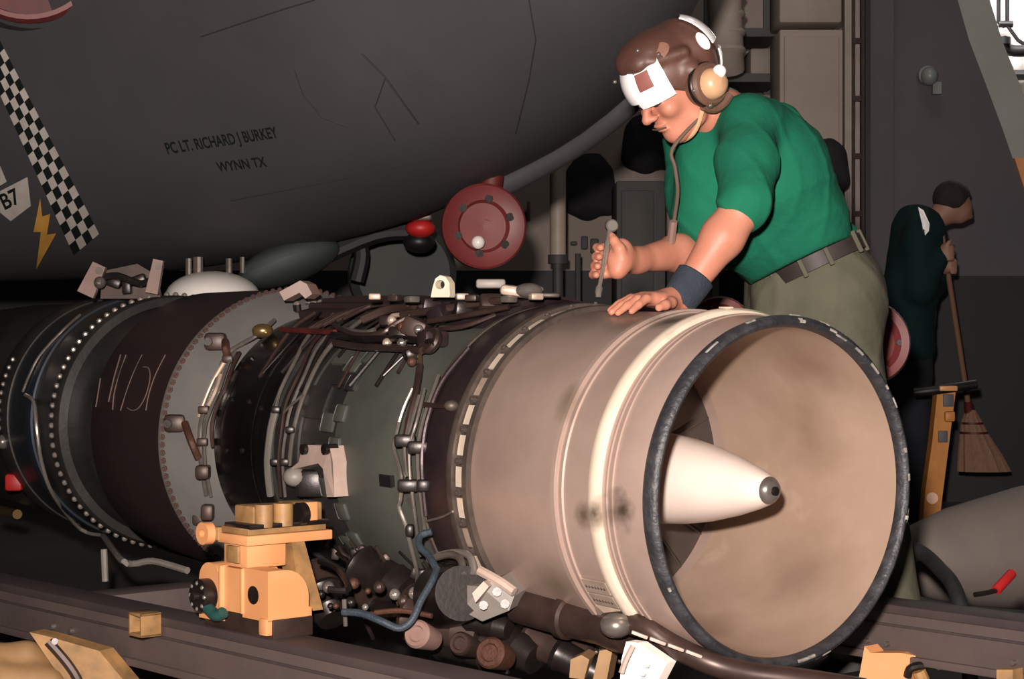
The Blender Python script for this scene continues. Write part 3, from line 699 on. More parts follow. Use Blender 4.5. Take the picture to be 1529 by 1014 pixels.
lathe([(2.57, .37), (2.60, .380), (2.84, .380), (2.86, .37)], 'neck_ring', 'case_dark', n=96)
lathe([(2.845, .37), (2.85, .405), (2.865, .412), (2.91, .412), (2.93, .405), (3.08, .402), (3.085, .38)], 'exhaust_case', 'case_dark', n=128)
lathe([(3.075, .38), (3.08, .409), (3.11, .413), (3.14, .409), (3.22, .402), (3.30, .400), (3.31, .38)], 'exhaust_band', 'case_blue', n=128)
lathe([(3.30, .37), (3.305, .404), (3.34, .408), (3.43, .402), (3.47, .39)], 'exhaust_flange', 'case_dark', n=96)
lathe([(3.45, .37), (3.47, .385), (4.0, .380), (4.55, .352), (4.56, .33), (4.0, .34), (3.45, .34)], 'tail_pipe', 'case_dark', n=96)
# bolts
bolt = meshdata(MB().rev((0, 0, 0), (0, 0, 1), [(-.002, .0095), (.004, .0095), (.009, .006), (.011, .0001)], n=8), 'bolt', 'pale_bolt')
rbolt = meshdata(MB().cyl((0, 0, -.003), (0, 0, .007), .009, .0085, n=6).cyl((0, 0, .006), (0, 0, .012), .005, .0045, n=6), 'bolt', 'rust_bolt')
for i in range(62):
    t = -72 + i * 4.4
    if t < 200: place(bolt, 'bolt', E(2.888, t, .4125), E(0, t, 1) - E(0, 0, 0), en)
for i in range(90):
    t = -70 + i * 3.0
    if t < 195: place(rbolt, 'bolt', E(2.044, t, .4240), (E(0, t, 1) - E(0, 0, 0)) - .8 * ED, en)
for i in range(9):
    t = 62 + i * 4.2; place(bolt, 'bolt', E(3.37, t, .4060), E(0, t, 1) - E(0, 0, 0), en, .9)

# chalk mark on the turbine case: the hand drawn strokes
def stroke(pts, r=.4235, w=.0020, m='chalk', name='chalk_mark'):
    MB().tube([OE(x, y, r) for x, y in pts], w, n=5).build(name, m, en)
stroke([(180, 530), (170, 565), (162, 600)]); stroke([(188, 530), (172, 580), (168, 612)]); stroke([(212, 530), (196, 565), (184, 600), (180, 613)])
stroke([(214, 548), (222, 550), (224, 566), (218, 590), (208, 608), (198, 613), (190, 609)]); stroke([(247, 530), (232, 560), (222, 590), (218, 613)]); stroke([(150, 565), (146, 590), (143, 608)], w=.002)

# tubes that run round and along the engine
def tube(pts, r, m, w, name='fuel_line', dr=0.0, sub=4):
    return MB().tube([OE(x, y, r, dr) for x, y in pts], w, n=8, sub=sub).build(name, m, en)
# chrome group at x~400-440
tube([(498, 470), (462, 500), (440, 540), (418, 585), (411, 616)], .372, 'steel', .0055)
tube([(411, 616), (405, 640), (401, 672), (400, 700), (404, 740)], .374, 'chrome', .0105, 'drain_tube')
tube([(505, 476), (468, 512), (448, 556), (428, 600), (421, 640), (416, 690), (419, 742)], .374, 'brown_tube', .0050)
tube([(512, 478), (476, 516), (455, 560), (434, 610), (426, 650), (422, 690), (426, 742)], .374, 'steel', .0045)
tube([(540, 478), (500, 510), (474, 545), (450, 600), (437, 650), (432, 695)], .370, 'steel', .0060)
tube([(452, 590), (436, 604), (424, 616)], .378, 'steel', .004)
for (x, y) in ((410, 690), (425, 690), (412, 612), (433, 642)):
    MB().bbox(OE(x, y, .380), (.024, .016, .018), b=.004).build('tube_clamp', 'clutter_dark', en)
# group left of the black shroud
tube([(410, 478), (385, 500), (350, 520), (335, 536), (322, 570), (306, 610), (299, 640), (300, 690), (308, 740)], .372, 'steel', .0065)
tube([(352, 524), (340, 545), (328, 580), (315, 610), (306, 640), (306, 690), (315, 742)], .374, 'steel', .0050)
tube([(358, 526), (346, 550), (336, 580), (322, 612), (316, 640), (318, 668)], .372, 'brown_tube', .0055)
tube([(338, 536), (318, 570), (303, 606), (297, 622)], .376, 'flange_light', .0070, 'sleeve')
tube([(330, 560), (322, 585), (312, 605)], .378, 'flange_light', .0080, 'sleeve')
for (x, y) in ((340, 536), (304, 612), (302, 660), (306, 700), (392, 496)):
    MB().bbox(OE(x, y, .378), (.03, .02, .022), b=.005).build('tube_clamp', 'clutter_brown', en)
MB().sphere(OE(392, 494, .385), (.03, .025, .02), 12, 8).build('fitting', 'brass', en)
# igniter boxes and rusty leads on the grey flared ring
for (x, y, x2, y2) in ((322, 510, 340, 532), (262, 632, 296, 684)):
    c0 = OE(x, y, .405); MB().bbox(c0, (.06, .05, .05), b=.012).build('igniter_box', 'clutter_brown', en)
    MB().cyl(c0 + Vector((-.015, -.03, .0)), c0 + Vector((-.015, -.045, 0)), .012, n=8).build('igniter_nut', 'clutter_dark', en)
    MB().tube([c0 + Vector((.03, -.02, .0)), OE((x + x2) / 2 + 6, (y + y2) / 2, .40), OE(x2, y2, .38)], .011, n=10).build('igniter_lead', 'rust', en)
MB().bbox(OE(303, 705, .385), (.04, .04, .04), b=.01).build('fitting', 'clutter_brown', en)
for i, (x, y) in enumerate(((300, 775), (285, 785), (310, 765))): MB().bbox(OE(x, y, .392), (.045, .04, .035), Matrix.Rotation(i * .8, 3, 'Y'), b=.008).build('fitting', 'clutter_brown', en)
# dimples (bolts) on the black shroud
sb = meshdata(MB().rev((0, 0, 0), (0, 0, 1), [(-.002, .008), (.004, .0075), (.006, .004), (.0065, .0001)], n=10), 'bolt', 'clutter_dark')
for (x, y) in ((346, 597), (372, 600), (338, 673), (362, 673), (375, 535), (402, 535), (390, 610)):
    s_, t_ = on_engine(x, y, .361); place(sb, 'bolt', E(s_, t_, .361), E(0, t_, 1) - E(0, 0, 0), en)
lathe([(1.60, .3605), (1.62, .366), (1.64, .3605)], 'shroud_rib', 'shroud_black')
# lugs and scallops of the diffuser flange
for k, t in enumerate(range(20, 165, 13)):
    MB().bbox(E(1.20, t, .362), (.046, .05, .010), Matrix((EU * math.cos(math.radians(t)) - EV * math.sin(math.radians(t)), ED, EU * math.sin(math.radians(t)) + EV * math.cos(math.radians(t)))).transposed(), b=.008).build('flange_lug', 'case_green' if k % 3 else 'case_dark', en)
    if k % 2 == 0:
        MB().bbox(E(1.255, t + 4, .358), (.05, .06, .008), Matrix((EU * math.cos(math.radians(t + 4)) - EV * math.sin(math.radians(t + 4)), ED, EU * math.sin(math.radians(t + 4)) + EV * math.cos(math.radians(t + 4)))).transposed(), b=.007).build('flange_lug', 'case_green', en)
def epatch(s, t, ds, dt, r, m, name, th=.006):
    """curved plate on the engine"""
    k = 8; vv_ = [E(s_, t - dt + 2 * dt * j / k, rr_) for rr_ in (r - .01, r + th) for s_ in (s - ds, s + ds) for j in range(k + 1)]; n1 = k + 1; n2 = 2 * n1
    fsg = [(n2 + j, n2 + j + 1, n2 + n1 + j + 1, n2 + n1 + j) for j in range(k)] + [(j, j + 1, n2 + j + 1, n2 + j) for j in range(k)] + [(n1 + j, n1 + j + 1, n2 + n1 + j + 1, n2 + n1 + j) for j in range(k)] + [(0, n1, n2 + n1, n2), (k, n1 + k, n2 + n1 + k, n2 + k)]
    return MB().add(vv_, fsg).build(name, m, en)
for (x, y, r) in ((576, 718, .3625),):
    s_, t_ = on_engine(x, y, r); epatch(s_, t_, .025, 2.2, r, 'black_paint', 'data_plate', .003)
for (x, y, ds, dt) in ((470, 600, .06, 7), (520, 560, .05, 5), (540, 610, .02, 6), (480, 680, .05, 5), (530, 760, .03, 7)):
    s_, t_ = on_engine(x, y, .354); epatch(s_, t_, ds, dt, .352, 'case_dark', 'access_plate')
epatch(1.30, 40, .07, 10, .353, 'case_green', 'access_plate')
# pale two legged mount bracket on the side
br = MB(); f0 = .40
def bp(x, y, r=.40): return OE(x, y, r)
br.prism([bp(452, 664), bp(492, 666), bp(497, 690), bp(499, 742), bp(488, 742), bp(482, 700), bp(475, 692), bp(440, 700), bp(430, 703), bp(446, 690)], EU * -.05)
mb_ = br.build('mount_bracket', 'bracket_pale', en, smooth=False)
for (x, y) in ((454, 671), (486, 671)):
    c0 = bp(x, y, .405); MB().cyl(c0 - EU * .03, c0 + EU * .006, .013, n=14).build('bracket_hole_shade', 'clutter_dark', mb_)  # dark cylinders coloured as the shaded holes of the mount bracket
MB().bbox(OE(466, 722, .355), (.08, .05, .07), b=.012).build('mount_block', 'clutter_dark', en)
MB().sphere(OE(440, 712, .39), (.03, .03, .025), 12, 8).build('fitting', 'gear_grey', en)

# tubes at the rear edge of the fan case
tube([(628, 500), (627, 520), (627, 545)], .385, 'brass', .0055)
tube([(628, 500), (640, 493), (690, 488), (740, 470)], .385, 'brown_tube', .0055)
tube([(627, 545), (622, 580), (612, 620), (606, 650)], .383, 'brown_tube', .0085)
tube([(616, 580), (604, 606), (596, 630)], .385, 'chrome', .0045); tube([(596, 630), (590, 655), (588, 668), (597, 700), (600, 722)], .387, 'steel', .0048)
tube([(600, 722), (598, 745), (596, 757), (606, 785), (612, 810), (622, 850), (624, 872), (640, 884)], .387, 'chrome', .0052)
tube([(626, 590), (612, 640), (604, 665), (606, 700), (608, 712)], .384, 'steel', .0045)
tube([(634, 580), (622, 630), (612, 665), (612, 705), (616, 740), (622, 790), (628, 830)], .384, 'steel', .0045)
tube([(655, 560), (634, 620), (625, 660), (624, 700), (628, 740), (634, 790)], .384, 'steel', .0050)
tube([(700, 520), (660, 570), (640, 620), (632, 660), (630, 700), (636, 770)], .386, 'case_purple', .0060)
for (x, y, w) in ((605, 658, .05), (625, 668, .05), (610, 725, .05), (632, 725, .03), (612, 792, .02)):
    MB().bbox(OE(x, y, .388), (w, .03, .028), b=.006).build('tube_clamp', 'clutter_dark', en)
tube([(634, 604), (650, 606), (668, 606)], .392, 'brown_tube', .006); MB().sphere(OE(674, 606, .395), (.017, .013, .013), 12, 8).build('fitting', 'flange_dark', en)
tube([(638, 778), (660, 772), (676, 764)], .392, 'steel', .003)
tube([(720, 512), (724, 520), (716, 526)], .381, 'flange_light', .004, 'bracket_loop')
# cover over the top, then harness and plumbing (brown)
for (dt_, r_) in ((33, .366), (27, .378), (21, .388), (15, .394)):
    epatch(1.08, -9, .27, dt_, r_, 'case_purple', 'top_cover', .010); epatch(1.60, -12, .24, dt_ - 4, r_ + .003, 'case_brown', 'top_cover', .010)
for k in range(6):
    tube([(462 + k * 10, 492 - k * 3), (505 + k * 11, 470 - k * 3), (560 + k * 10, 455 - k), (628, 452 + k * 3)], .392 + .004 * (k % 3), 'brown_tube', .0075 - .0005 * k, 'harness')
tube([(560, 492), (545, 496), (515, 492), (500, 486)], .398, 'steel', .006)
tube([(500, 486), (530, 500), (568, 498), (590, 484), (612, 472)], .400, 'brown_tube', .0075, 'harness')
tube([(500, 512), (540, 518), (590, 520), (630, 524)], .392, 'brown_tube', .0090, 'harness')
tube([(496, 500), (540, 506), (600, 506), (650, 512)], .396, 'clutter_dark', .0090, 'harness')
tube([(420, 492), (450, 494), (500, 496)], .390, 'red_dark', .0075, 'harness')
tube([(540, 478), (580, 462), (620, 458)], .404, 'clutter_brown', .012, 'harness')
tube([(600, 470), (660, 462), (720, 452), (770, 448)], .402, 'clutter_brown', .010, 'harness')
tube([(640, 480), (700, 470), (760, 458)], .400, 'brown_tube', .007, 'harness')
rg = random.Random(11)
for (x, y, r, kx) in ((598, 500, .385, .05), (622, 490, .385, .06), (646, 506, .385, .05), (615, 528, .378, .04), (660, 470, .39, .05), (690, 462, .39, .05), (580, 480, .39, .035), (640, 458, .39, .05), (735, 455, .392, .05), (560, 440, .385, .03), (470, 450, .375, .03), (505, 455, .38, .03), (545, 447, .385, .025)):
    c0 = OE(x, y, r); R_ = Matrix.Rotation(rg.uniform(0, 3), 3, 'Z') @ Matrix.Rotation(rg.uniform(-.6, .6), 3, 'X')
    MB().bbox(c0, (kx * 1.3, kx, kx * .8), R_, b=.009).build('valve_block', rg.choice(['clutter_brown', 'clutter_dark', 'case_purple']), en)
for (x, y, r) in ((600, 488, .41), (625, 492, .41), (578, 512, .395), (600, 512, .395), (615, 540, .382), (612, 455, .41), (588, 446, .40), (682, 444, .40), (700, 450, .405), (585, 478, .41)):
    MB().sphere(OE(x, y, r), .012, 10, 8).build('fitting', rg.choice(['flange_light', 'rust', 'steel']), en)
MB().rev(OE(648, 512, .385), EU + .5 * EV, [(0, .03), (.012, .034), (.02, .03), (.02, .018), (.0, .016)], n=24, close=True).build('sensor_ring', 'clutter_brown', en)
MB().tube([OE(588, 490, .40), OE(580, 480, .40), OE(586, 472, .40), OE(598, 470, .40)], .006, n=8).build('hook', 'flange_light', en)
# bolts row and manifold left on top
for i, (x, y) in enumerate(((444, 462), (452, 458), (460, 456), (468, 452), (478, 448), (484, 445))):
    s_, t_ = on_engine(x, y, .372); place(bolt, 'bolt', E(s_, t_, .385), E(0, t_ - 10, 1) - E(0, 0, 0), en, 1.1)
    MB().cyl(E(s_, t_, .345), E(s_, t_, .386), .012, n=10).build('bolt_boss', 'clutter_dark', en)
# top brackets: lifting lug, pale angle bracket, top boxes
Yl = E(.98, 0, 0).y
lz = [(643, 440), (646, 425), (650, 412), (657, 407), (665, 409), (671, 418), (672, 440)]
def holed(poly, cx, cy, rpx, Y, off, n=40):
    """plate with a real round hole: outline and hole joined ring by ring"""
    out, inn = [], []
    for k in range(n):
        a = 2 * math.pi * k / n; dx, dy = math.cos(a), math.sin(a); best = 1e9
        for i in range(len(poly)):
            (x1_, y1_), (x2_, y2_) = poly[i], poly[(i + 1) % len(poly)]; ex, ey_ = x2_ - x1_, y2_ - y1_; den = dx * ey_ - dy * ex
            if abs(den) < 1e-9: continue
            t = ((x1_ - cx) * ey_ - (y1_ - cy) * ex) / den; u = ((x1_ - cx) * dy - (y1_ - cy) * dx) / den
            if t > 0 and -1e-6 <= u <= 1 + 1e-6: best = min(best, t)
        out.append(P(cx + dx * best, cy + dy * best, Y)); inn.append(P(cx + dx * rpx, cy + dy * rpx, Y))
    o_ = Vector(off); vv = out + inn + [p + o_ for p in out] + [p + o_ for p in inn]; f = []
    for k in range(n):
        q = (k + 1) % n; f += [(k, q, n + q, n + k), (2 * n + k, 3 * n + k, 3 * n + q, 2 * n + q), (k, 2 * n + k, 2 * n + q, q), (n + k, n + q, 3 * n + q, 3 * n + k)]
    return MB().add(vv, f)
lg = holed([(x, y + 4) for x, y in lz], 657, 425, 7, 4.52, (.012, .016, 0)).build('lifting_lug', 'tan_lug', en, smooth=False, label='pale lifting lug with round eye')
ab = [(417, 436), (448, 419), (458, 424), (466, 439), (456, 446), (447, 437), (424, 449)]
MB().prism([P(x, y, 5.22) for x, y in ab], (.02, .05, 0)).build('angle_bracket', 'pink_primer', en, smooth=False)
MB().bbox(P(733, 424, 4.46), (.07, .06, .022), b=.006).build('terminal_box', 'gear_grey', en)
MB().bbox(P(775, 436, 4.42), (.09, .06, .026), Matrix.Rotation(.12, 3, 'Y'), b=.010).build('terminal_box', 'flange_light', en)
MB().sphere(P(790, 434, 4.40), (.035, .03, .018), 12, 8).build('fitting', 'steel', en)
MB().bbox(P(820, 441, 4.4), (.05, .04, .012), b=.004).build('top_clip', 'clutter_brown', en)
for i, x in enumerate((560, 590, 615, 690, 705, 760, 800)):
    MB().bbox(P(x, 443 + (i % 3) * 2, 4.62 - (x - 560) * .0011), (.03, .03, .016), Matrix.Rotation(i * 1.1, 3, 'Z'), b=.004).build('fitting', ['flange_light', 'clutter_brown', 'steel'][i % 3], en)
# hoist links over the rear of the engine
for (a, b, w) in (((127, 440), (148, 395), .028), ((226, 438), (236, 388), .020)):
    p0 = P(a[0], a[1], 6.05); p1 = P(b[0], b[1], 6.05); dv = (p1 - p0); n_ = Vector((dv.z, 0, -dv.x)).normalized()
    MB().prism([p0 - n_ * w, p0 + n_ * w, p1 + n_ * w * .8, p1 - n_ * w * .8], (0, .03, 0)).build('hoist_link', 'pink_primer', en, smooth=False)
    MB().cyl(p1 + Vector((0, -.005, -.02)), p1 + Vector((0, .035, -.02)), .012, n=12).build('link_pin', 'steel', en)
MB().prism([P(152, 405, 6.12), P(205, 394, 6.12), P(232, 410, 6.12), P(240, 446, 6.12), P(150, 446, 6.12)], (0, .03, 0)).build('hoist_plate', 'clutter_brown', en, smooth=False)
MB().sphere(P(149, 422, 6.02), .02, 10, 8).build('fitting', 'steel', en)
for (x, y) in ((170, 422), (190, 428), (207, 418)): MB().bbox(P(x, y, 6.1), (.05, .04, .03), Matrix.Rotation(x, 3, 'Y'), b=.006).build('link_clamp', 'clutter_dark', en)
MB().tube([P(150, 416, 6.08), P(175, 412, 6.08), P(210, 424, 6.08), P(232, 414, 6.08)], .012, n=8).build('link_cable', 'clutter_dark', en)
# pipe around the exhaust case and along below
tube([(38, 590), (50, 600), (55, 640), (62, 690), (80, 740), (120, 790), (152, 806)], .418, 'chrome', .0065, 'drain_tube')
tube([(34, 585), (44, 560), (60, 530), (95, 492), (120, 470)], .416, 'steel', .005, 'drain_tube')
MB().tube([OE(152, 806, .418), P(180, 835, 5.5), P(200, 842, 5.45), P(230, 838, 5.4), P(280, 852, 5.3)], .010, n=8).build('drain_tube', 'gear_grey', en)
MB().tube([P(155, 820, 5.6), P(157, 868, 5.6)], .010, n=8).build('drain_tube', 'gear_grey', en)
MB().bbox(OE(22, 720, .41), (.06, .05, .06), b=.012).build('red_cap', 'red_bright', en)
MB().cyl(OE(-2, 770, .42), OE(26, 768, .42), .018, n=12).build('stub_pipe', 'brass', en)
MB().sphere(OE(4, 660, .41), .025, 12, 8).build('fitting', 'steel', en)

# thin lines round the lower side of the compressor and burner cases
rg = random.Random(21)
for i in range(14):
    s0 = rg.uniform(.86, 1.4); t0_ = rg.uniform(122, 138); ln = rg.uniform(14, 30); r_ = rg.uniform(.366, .384); w_ = rg.uniform(.0025, .0045); pts = []; s_ = s0
    for k in range(5):
        pts.append(E(s_, t0_ + ln * k / 4, r_ + rg.uniform(-.004, .004))); s_ += rg.choice([0, 0, rg.uniform(-.05, .05)])
    MB().tube(pts, w_, n=7).build('fuel_line', rg.choice(['brown_tube', 'clutter_dark', 'clutter_brown', 'clutter_dark']), en)
for i in range(14):
    s_, t_ = rg.uniform(.9, 1.4), rg.uniform(126, 155); MB().bbox(E(s_, t_, .372), (.03, .024, .022), Matrix.Rotation(rg.uniform(0, 3), 3, 'Y'), b=.005).build('tube_clamp', rg.choice(['clutter_dark', 'clutter_brown']), en)
for i in range(10):
    s_ = rg.uniform(1.0, 1.75); MB().tube([E(s_, rg.uniform(20, 28), .386), E(s_ + rg.uniform(-.04, .04), 36, .376), E(s_ + rg.uniform(-.06, .06), rg.uniform(48, 66), .372)], rg.uniform(.003, .006), n=7).build('fuel_line', rg.choice(['brown_tube', 'clutter_dark']), en)

# soot and scorch stains on the intake skin (marks with a shape of their own)
def stain(mname, spots, obj_root):
    nt = MATS[mname].node_tree; N = nt.nodes; L = nt.links; b = N['Principled BSDF']; src = b.inputs['Base Color'].links[0].from_socket
    tc = N.new('ShaderNodeTexCoord'); o0 = wloc(obj_root)
    for (p, r, dark, sc) in spots:
        q = Vector(p) - o0; sub_ = N.new('ShaderNodeVectorMath'); sub_.operation = 'SUBTRACT'; L.new(tc.outputs['Object'], sub_.inputs[0]); sub_.inputs[1].default_value = q
        ln = N.new('ShaderNodeVectorMath'); ln.operation = 'LENGTH'; L.new(sub_.outputs[0], ln.inputs[0])
        nz = N.new('ShaderNodeTexNoise'); nz.inputs['Scale'].default_value = sc; nz.inputs['Detail'].default_value = 6; L.new(tc.outputs['Object'], nz.inputs['Vector'])
        ad_ = N.new('ShaderNodeMath'); ad_.operation = 'MULTIPLY_ADD'; L.new(nz.outputs[0], ad_.inputs[0]); ad_.inputs[1].default_value = r * 1.3; L.new(ln.outputs['Value'], ad_.inputs[2])
        mr = N.new('ShaderNodeMapRange'); L.new(ad_.outputs[0], mr.inputs['Value']); mr.inputs['From Min'].default_value = r * .75; mr.inputs['From Max'].default_value = r * 1.75; mr.inputs['To Min'].default_value = 1; mr.inputs['To Max'].default_value = 0
        mx = N.new('ShaderNodeMix'); mx.data_type = 'RGBA'; L.new(mr.outputs[0], mx.inputs[0]); L.new(src, mx.inputs[6]); mx.inputs[7].default_value = (*lin(dark), 1); src = mx.outputs[2]
    L.new(src, b.inputs['Base Color'])
stain('inlet', [(OE(922, 762, .366), .045, '#4a3d33', 30), (OE(870, 770, .366), .035, '#6a5a4c', 30), (OE(945, 480, .366), .07, '#7a6a5c', 14), (OE(850, 600, .366), .05, '#8a7868', 20), (OE(700, 640, .366), .05, '#8c7a6a', 16), (OE(830, 870, .366), .08, '#877564', 14), (OE(1000, 478, .366), .05, '#5f5347', 24)], en)
stain('inlet_bright', [(OE(888, 768, .376), .035, '#57483c', 30), (OE(1010, 497, .376), .03, '#a08a74', 30)], en)
stain('inlet_inner', [(E(.25, -70, .325), .12, '#8d7565', 10), (E(.2, -130, .325), .14, '#907868', 9), (E(.3, 180, .32), .12, '#8a7262', 10), (E(.15, -40, .33), .10, '#92796a', 12)], en)

# ---------------------------------------------------------------- accessories slung under the engine (engine parts)
def part(mb, name, m, **kw): return mb.build(name, m, en, **kw)
part(MB().prism([P(672, 872, 4.10), P(718, 876, 4.02), P(748, 862, 4.02), P(768, 890, 4.02), P(760, 912, 4.02), P(720, 928, 4.02), P(690, 912, 4.06), P(676, 900, 4.1)], (.05, .14, .01)), 'gearbox', 'gear_grey', smooth=False)
part(MB().prism([P(705, 886, 4.0), P(722, 868, 4.0), P(730, 876, 4.0), P(710, 900, 4.0)], (.01, .03, .0)), 'gearbox_rib', 'bracket_pale', smooth=False)
part(MB().tube([P(716, 852, 4.05), P(745, 868, 4.02), P(768, 884, 4.0)], .011, n=8), 'gearbox_strap', 'bracket_pale')
for (x, y) in ((722, 904), (742, 884), (754, 902)): part(MB().cyl(P(x, y, 4.02), P(x, y, 4.0), .010, n=8), 'gearbox_bolt', 'clutter_dark')
part(MB().cyl(P(665, 890, 4.22), P(690, 886, 4.05), .075, .06, n=24), 'pump_body', 'clutter_dark')
part(MB().rev(P(668, 862, 4.2), (0.3, -1, .2), [(0, .03), (.05, .03), (.07, .02), (.07, .0001)], n=20), 'pump_cap', 'clutter_brown')
for k, off in enumerate((0, 1)):
    part(MB().tube([P(640 + 14 * off, 836 - 6 * off, 4.2), P(670 + 12 * off, 828 - 3 * off, 4.15), P(688 + 14 * off, 836 - 4 * off, 4.1), P(692 + 16 * off, 860 - 4 * off, 4.06)], .0085, n=10), 'fuel_pipe', 'chrome' if k else 'steel')
part(MB().tube([P(512, 914, 4.05), P(540, 916, 4.03), P(570, 928, 4.0), P(596, 938, 4.0), P(615, 926, 4.0), P(628, 898, 4.02), P(645, 868, 4.05), P(652, 850, 4.08)], .0080, n=10), 'blue_hose', 'blue_hose', label='blue grey braided hose')
part(MB().tube([P(652, 850, 4.08), P(640, 830, 4.12), P(626, 815, 4.15), P(628, 800, 4.18), P(645, 794, 4.18)], .0080, n=10), 'blue_hose', 'blue_hose')
for (x0_, y0_, Y0, x1_, y1_, Y1, r, m) in (
        (470, 850, 4.7, 560, 905, 4.5, .030, 'clutter_brown'), (580, 880, 4.6, 660, 915, 4.4, .045, 'clutter_brown'), (540, 850, 4.6, 610, 890, 4.5, .06, 'clutter_dark'),
        (500, 890, 4.6, 640, 930, 4.4, .030, 'clutter_dark'), (480, 880, 4.55, 500, 925, 4.5, .05, 'clutter_dark'), (610, 920, 4.3, 720, 950, 4.2, .05, 'clutter_brown'),
        (720, 935, 4.25, 800, 985, 4.15, .045, 'clutter_dark'), (660, 945, 4.3, 760, 975, 4.2, .055, 'clutter_dark'), (790, 955, 4.2, 880, 985, 4.1, .04, 'clutter_brown'),
        (700, 925, 4.2, 760, 940, 4.15, .03, 'clutter_dark'), (830, 975, 4.1, 900, 1010, 4.05, .035, 'clutter_dark')):
    part(MB().rev(P(x0_, y0_, Y0), P(x1_, y1_, Y1) - P(x0_, y0_, Y0), [(0, .0001), (0, r), (.012, r * 1.12), (.024, r), ((P(x1_, y1_, Y1) - P(x0_, y0_, Y0)).length * .7, r * .92), ((P(x1_, y1_, Y1) - P(x0_, y0_, Y0)).length * .72, r * 1.05), ((P(x1_, y1_, Y1) - P(x0_, y0_, Y0)).length, r * .8), ((P(x1_, y1_, Y1) - P(x0_, y0_, Y0)).length, .0001)], n=20), 'accessory', m)
for (x, y, Y, r, m) in ((626, 948, 4.05, .031, 'pink_primer'), (735, 976, 4.0, .034, 'rust'), (690, 962, 4.1, .026, 'clutter_brown')):
    part(MB().rev(P(x, y, Y), (-.5, -1, .35), [(-.06, r * .8), (0, r), (.010, r), (.016, r * .85), (.016, r * .6), (.010, r * .5), (.010, .0001)], n=28), 'accessory_cap', m)
rg = random.Random(5)
for i in range(34):
    x = rg.uniform(478, 900); ylo = 848 + (x - 478) * .18 + (0 if x < 640 else 40); yhi = 905 + (x - 478) * .2; y = rg.uniform(min(ylo, yhi - 8), yhi); Y = 4.35 - (x - 478) * .0006
    part(MB().sphere(P(x, y, Y), rg.uniform(.007, .015), 10, 8), 'fitting', rg.choice(['steel', 'clutter_brown', 'clutter_dark', 'rust', 'chrome']))
for i in range(20):
    x = rg.uniform(480, 860); y = 850 + (x - 480) * .2 + rg.uniform(0, 55); Y = 4.38 - (x - 478) * .0006
    q = [P(x, y, Y)]; 
    for k in range(3): q.append(q[-1] + Vector((rg.uniform(-.01, .07), rg.uniform(-.02, .02), rg.uniform(-.04, .02))))
    part(MB().tube(q, rg.uniform(.004, .008), n=8), 'fuel_pipe', rg.choice(['brown_tube', 'steel', 'clutter_dark', 'brown_tube', 'rust']))
part(MB().tube([P(560, 915, 4.1), P(600, 912, 4.08), P(645, 920, 4.05)], .006, n=8), 'fuel_pipe', 'rust')
part(MB().tube([P(490, 880, 4.2), P(520, 880, 4.2), P(505, 850, 4.3), P(478, 838, 4.4)], .008, n=8), 'fuel_pipe', 'clutter_dark')
part(MB().tube([P(514, 895, 4.1), P(516, 935, 4.1)], .005, n=8), 'fuel_pipe', 'steel')
# starter duct below the cowl
part(MB().rev(P(775, 905, 4.12), P(960, 950, 3.86) - P(775, 905, 4.12), [(0, .0001), (0, .038), (.13, .040), (.135, .047), (.155, .047), (.16, .040), (.25, .040), (.30, .046), (.33, .046), (.33, .0001)], n=28), 'starter_duct', 'brown_tube')
part(MB().tube([P(905, 932, 3.86), P(935, 930, 3.82), P(965, 938, 3.78), P(1000, 962, 3.76), P(1060, 990, 3.72), P(1120, 1006, 3.72), P(1200, 1016, 3.72), P(1290, 1030, 3.74)], .024, n=14), 'drain_manifold', 'brown_tube')
part(MB().sphere(P(920, 934, 3.80), (.034, .03, .026), 16, 10), 'drain_elbow', 'steel')
part(MB().prism([P(884, 900, 3.9), P(925, 900, 3.84), P(935, 908, 3.82), P(912, 924, 3.84), P(892, 918, 3.9)], (.01, .03, -.004)), 'cowl_bracket', 'flange_light', smooth=False)
for i in range(4):
    part(MB().bbox(P(955 + i * 27, 948 + i * 9.5, 3.70), (.034, .012, .007), Matrix.Rotation(.36, 3, 'Y'), b=.002), 'hoop_link', 'bracket_pale')
part(MB().prism([P(x, y, 3.72) for x, y in ((935, 958), (952, 960), (996, 990), (975, 1030), (925, 1030), (928, 985))], (.02, .02, 0)), 'drain_bracket', 'bracket_white', smooth=False, label='white drain bracket with two holes')
for (x, y) in ((966, 993), (960, 1006)): part(MB().cyl(P(x, y, 3.722), P(x, y, 3.70), .0060, n=12), 'bracket_hole_shade', 'clutter_dark')  # the bracket's two holes: solid dark discs, shade put in as colour
part(MB().tube([P(945, 965, 3.71), P(935, 985, 3.70), P(928, 1005, 3.70)], .006, n=6), 'bracket_rib', 'bracket_pale')

# ---------------------------------------------------------------- the trailer
TAZ = math.radians(41.5); TD = Vector((-math.sin(TAZ), math.cos(TAZ), 0)); TN = Vector((math.cos(TAZ), math.sin(TAZ), 0)); ZU = Vector((0, 0, 1))
N0 = P(300, 934, 4.35); F0 = P(1376, 909, 4.4)
RT = Matrix((TD, TN, ZU)).transposed()
tr = root('engine_trailer', ((N0.x + F0.x) / 2, (N0.y + F0.y) / 2, 0), 'low brown steel engine trailer with two long rails and orange legs', 'trailer')
def seg(o, t0, t1, n0, n1, z0, z1): return o + TD * ((t0 + t1) / 2) + TN * ((n0 + n1) / 2) + ZU * ((z0 + z1) / 2), (t1 - t0, n1 - n0, z1 - z0)
def tbox(o, t0, t1, n0, n1, z0, z1, name, m, b=.003, parent=None, **kw):
    c_, s_ = seg(o, t0, t1, n0, n1, z0, z1); return MB().bbox(c_, s_, RT, b=b).build(name, m, parent or tr, **kw)
